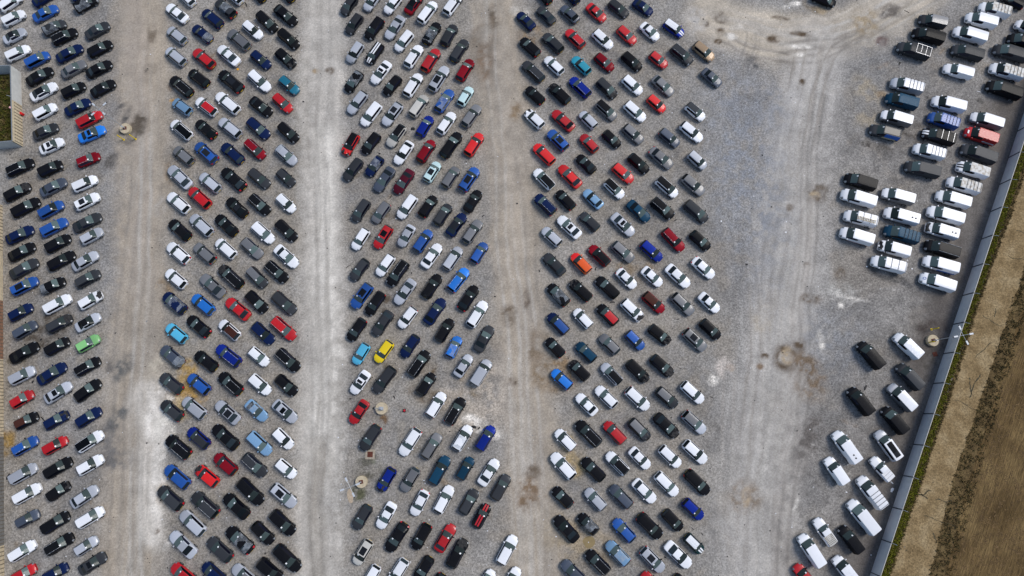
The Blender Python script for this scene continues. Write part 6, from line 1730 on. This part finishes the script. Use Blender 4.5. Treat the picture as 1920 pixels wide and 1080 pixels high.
SCRAPS = [
(409,59,0.5,0.25,0,'k','trim_fragment','dark bumper fragment on gravel in second block, below navy hatchback'),
(461,9,1,0.2,-70,'k','trim_fragment','dark bumper fragment on gravel in second block, right of white hatchback'),
(356,552,0.9,0.1,10,'k','trim_fragment','dark bumper fragment on gravel in second block, left of bright blue hatchback'),
(496,549,0.8,0.12,70,'k','trim_fragment','dark bumper fragment on gravel in second block, above black hatchback'),
(1148,567,0.85,0.22,2,'k','trim_fragment','dark bumper fragment on gravel in fourth block, above black hatchback'),
(1117,504,0.6,0.2,75,'k','trim_fragment','dark bumper fragment on gravel in fourth block, below maroon hatchback'),
(1271,599,0.5,0.12,10,'k','trim_fragment','dark bumper fragment on gravel in fourth block, below grey hatchback'),
(1167,396,0.45,0.15,-20,'k','trim_fragment','dark bumper fragment on gravel in fourth block, above silver saloon'),
(1267,413,0.7,0.15,30,'k','trim_fragment','dark bumper fragment on gravel in fourth block, right of black SUV'),
(733,369,0.7,0.16,60,'k','trim_fragment','dark bumper fragment on gravel in middle block, above grey hatchback'),
(875,246,0.6,0.16,45,'k','trim_fragment','dark bumper fragment on gravel in middle block, above bright red hatchback'),
(906,405,0.5,0.15,30,'k','trim_fragment','dark bumper fragment on gravel in middle block, below black saloon'),
(739,745,0.6,0.18,-60,'k','trim_fragment','dark bumper fragment on gravel in middle block, below dark grey estate'),
(657,748,0.35,0.2,0,'k','trim_fragment','dark bumper fragment on gravel in middle block, above red saloon'),
(898,803,0.5,0.2,50,'k','trim_fragment','dark bumper fragment on gravel in middle block, above royal blue hatchback'),
(1298,991,0.5,0.1,-40,'k','trim_fragment','dark bumper fragment on gravel in fourth block, above dark green city car'),
(1316,1001,0.5,0.15,-60,'k','trim_fragment','dark bumper fragment on gravel in fourth block, below royal blue hatchback'),
(1700,22,0.95,0.14,-30,'k','trim_fragment','dark bumper fragment on gravel in van area, left of dark grey small van'),
(1687,119,0.6,0.4,60,'k','trim_fragment','dark bumper fragment on gravel in van area, left of dark grey van'),
(1835,172,0.7,0.12,-15,'w','plastic_scrap','white plastic scrap on gravel in van area, left of black van'),
(1623,727,0.9,0.35,60,'k','trim_fragment','dark bumper fragment on gravel in van area, above black van'),
(16,894,1,0.45,60,'k','trim_fragment','dark bumper fragment on gravel in far-left block, left of silver hatchback'),
(80,786,0.9,0.2,-45,'k','trim_fragment','dark bumper fragment on gravel in far-left block, left of navy hatchback'),
(62,716,0.5,0.3,60,'k','trim_fragment','dark bumper fragment on gravel in far-left block, right of silver SUV'),
(446,130,0.4,0.4,0,'o','plastic_scrap','orange plastic scrap on gravel in second block, above black SUV'),
(1673,919,0.7,0.45,60,'w','plastic_scrap','white plastic scrap on gravel in van area, right of white van'),
(1672,905,0.5,0.2,-40,'w','plastic_scrap','white plastic scrap on gravel in van area, below white pickup'),
(1587,923,0.3,0.2,0,'w','plastic_scrap','white plastic scrap on gravel in van area, below white small van'),
(1625,500,0.28,0.25,0,'w','plastic_scrap','white plastic scrap on gravel in van area, left of white van'),
(1710,504,0.28,0.25,0,'w','plastic_scrap','white plastic scrap on gravel in van area, right of white van, below white van'),
(654,412,0.9,0.12,20,'k','trim_fragment','dark bumper fragment on gravel in middle block, left of dark grey hatchback'),
(653,500,0.9,0.1,35,'k','trim_fragment','dark bumper fragment on gravel in middle block, left of dark grey hatchback, below white hatchback'),
(774,242,0.7,0.6,0,'k','trim_fragment','dark bumper fragment on gravel in middle block, left of royal blue hatchback'),
(888,801,0.8,0.5,-10,'k','trim_fragment','dark bumper fragment on gravel in middle block, right of white hatchback'),
(1196,603,0.6,0.35,0,'w','plastic_scrap','white plastic scrap on gravel in fourth block, below white hatchback'),
(1400,496,0.4,0.3,0,'k','trim_fragment','dark bumper fragment on gravel in fourth block, right of white saloon'),
(928,556,0.3,0.2,0,'k','trim_fragment','dark bumper fragment on gravel in middle block, above white estate'),
(1302,40,0.4,0.2,0,'g','metal_scrap','grey metal scrap on gravel in fourth block, right of royal blue city car'),
(119,320,0.3,0.2,0,'k','trim_fragment','dark bumper fragment on gravel in far-left block, right of black SUV'),
(135,440,0.3,0.25,0,'k','trim_fragment','dark bumper fragment on gravel in far-left block, right of black hatchback'),
(77,637,0.35,0.3,30,'k','trim_fragment','dark bumper fragment on gravel in far-left block, left of black hatchback'),
(1184,820,0.6,0.3,40,'g','metal_scrap','grey metal scrap on gravel in fourth block, left of dark grey hatchback'),
(1334,745,0.5,0.15,-20,'k','trim_fragment','dark bumper fragment on gravel in fourth block, right of white hatchback'),
(640,908,0.25,0.12,90,'w','plastic_scrap','white plastic scrap on gravel in middle block, above dark grey hatchback'),
(795,901,0.3,0.15,0,'w','plastic_scrap','white plastic scrap on gravel in middle block, right of grey hatchback'),
(770,1054,0.4,0.15,80,'w','plastic_scrap','white plastic scrap on gravel in middle block, left of black hatchback'),
]
M_SCW = plain('scrap_white', (.70, .71, .72), .5)
M_SCO = plain('scrap_orange', (.75, .36, .02), .5)
M_SCG = plain('scrap_grey', (.22, .22, .22), .6)
for px, py, ln, wd, ang, mk, name, label in SCRAPS:
    scrap(px, py, ln, wd, ang, {'k': M_TRIM, 'w': M_SCW, 'o': M_SCO, 'g': M_SCG}[mk], label, name)
rs = random.Random(77)
V, F, MI = [], [], []
for k in range(900):
    p = at(rs.uniform(0, 1760), rs.uniform(0, 1080))
    if p.x > 50 and p.y < 30 and (p.x - 50) * .34 > (30 - p.y) * .1 and p.x > 66: continue
    s, a = rs.uniform(.04, .13) * (1.6 if rs.random() < .1 else 1), rs.uniform(0, 6.3)
    k0 = len(V)
    for q in range(4):
        b_ = a + q * math.pi / 2 + rs.uniform(-.4, .4)
        V.append((p.x + math.cos(b_) * s * rs.uniform(.6, 1.3), p.y + math.sin(b_) * s, .012 + .03 * rs.random()))
    F.append((k0, k0 + 1, k0 + 2, k0 + 3)); MI.append(0 if rs.random() < .25 else 1 if rs.random() < .75 else 2)
cm = bpy.data.meshes.new('chips'); cm.from_pydata(V, [], F)
for m_ in (M_SCW, M_TRIM, M_SCG): cm.materials.append(m_)
cm.polygons.foreach_set('material_index', MI)
kind(link('gravel_litter', cm), 'stuff')
# a worn ladder lies on the rack of the van it was recorded with
lv = VEH[485]
t = bpy.data.objects.new('ladder', None); COL.objects.link(t)
tag(t, 'weathered wooden ladder lying along the roof rack of a white lettered van', 'ladder')
t.location = lv.matrix_basis @ Vector((-.55, .40, 2.16)); t.rotation_euler = (0, 0, lv.rotation_euler.z)
for s in (1, -1):
    bm = bmesh.new(); add_box(bm, (0, s * .22, 0), (3.1, .06, .09))
    link('stile', mesh_of(bm, [M_LADDERWOOD]), t)
bm = bmesh.new(); add_box(bm, (0, 0, 0), (.07, .38, .05)); rm = mesh_of(bm, [M_LADDERWOOD])
for k in range(11): link('rung', rm, t, (-1.4 + k * .28, 0, 0))

print('vehicles', len(CARS), 'objects', len(bpy.data.objects))
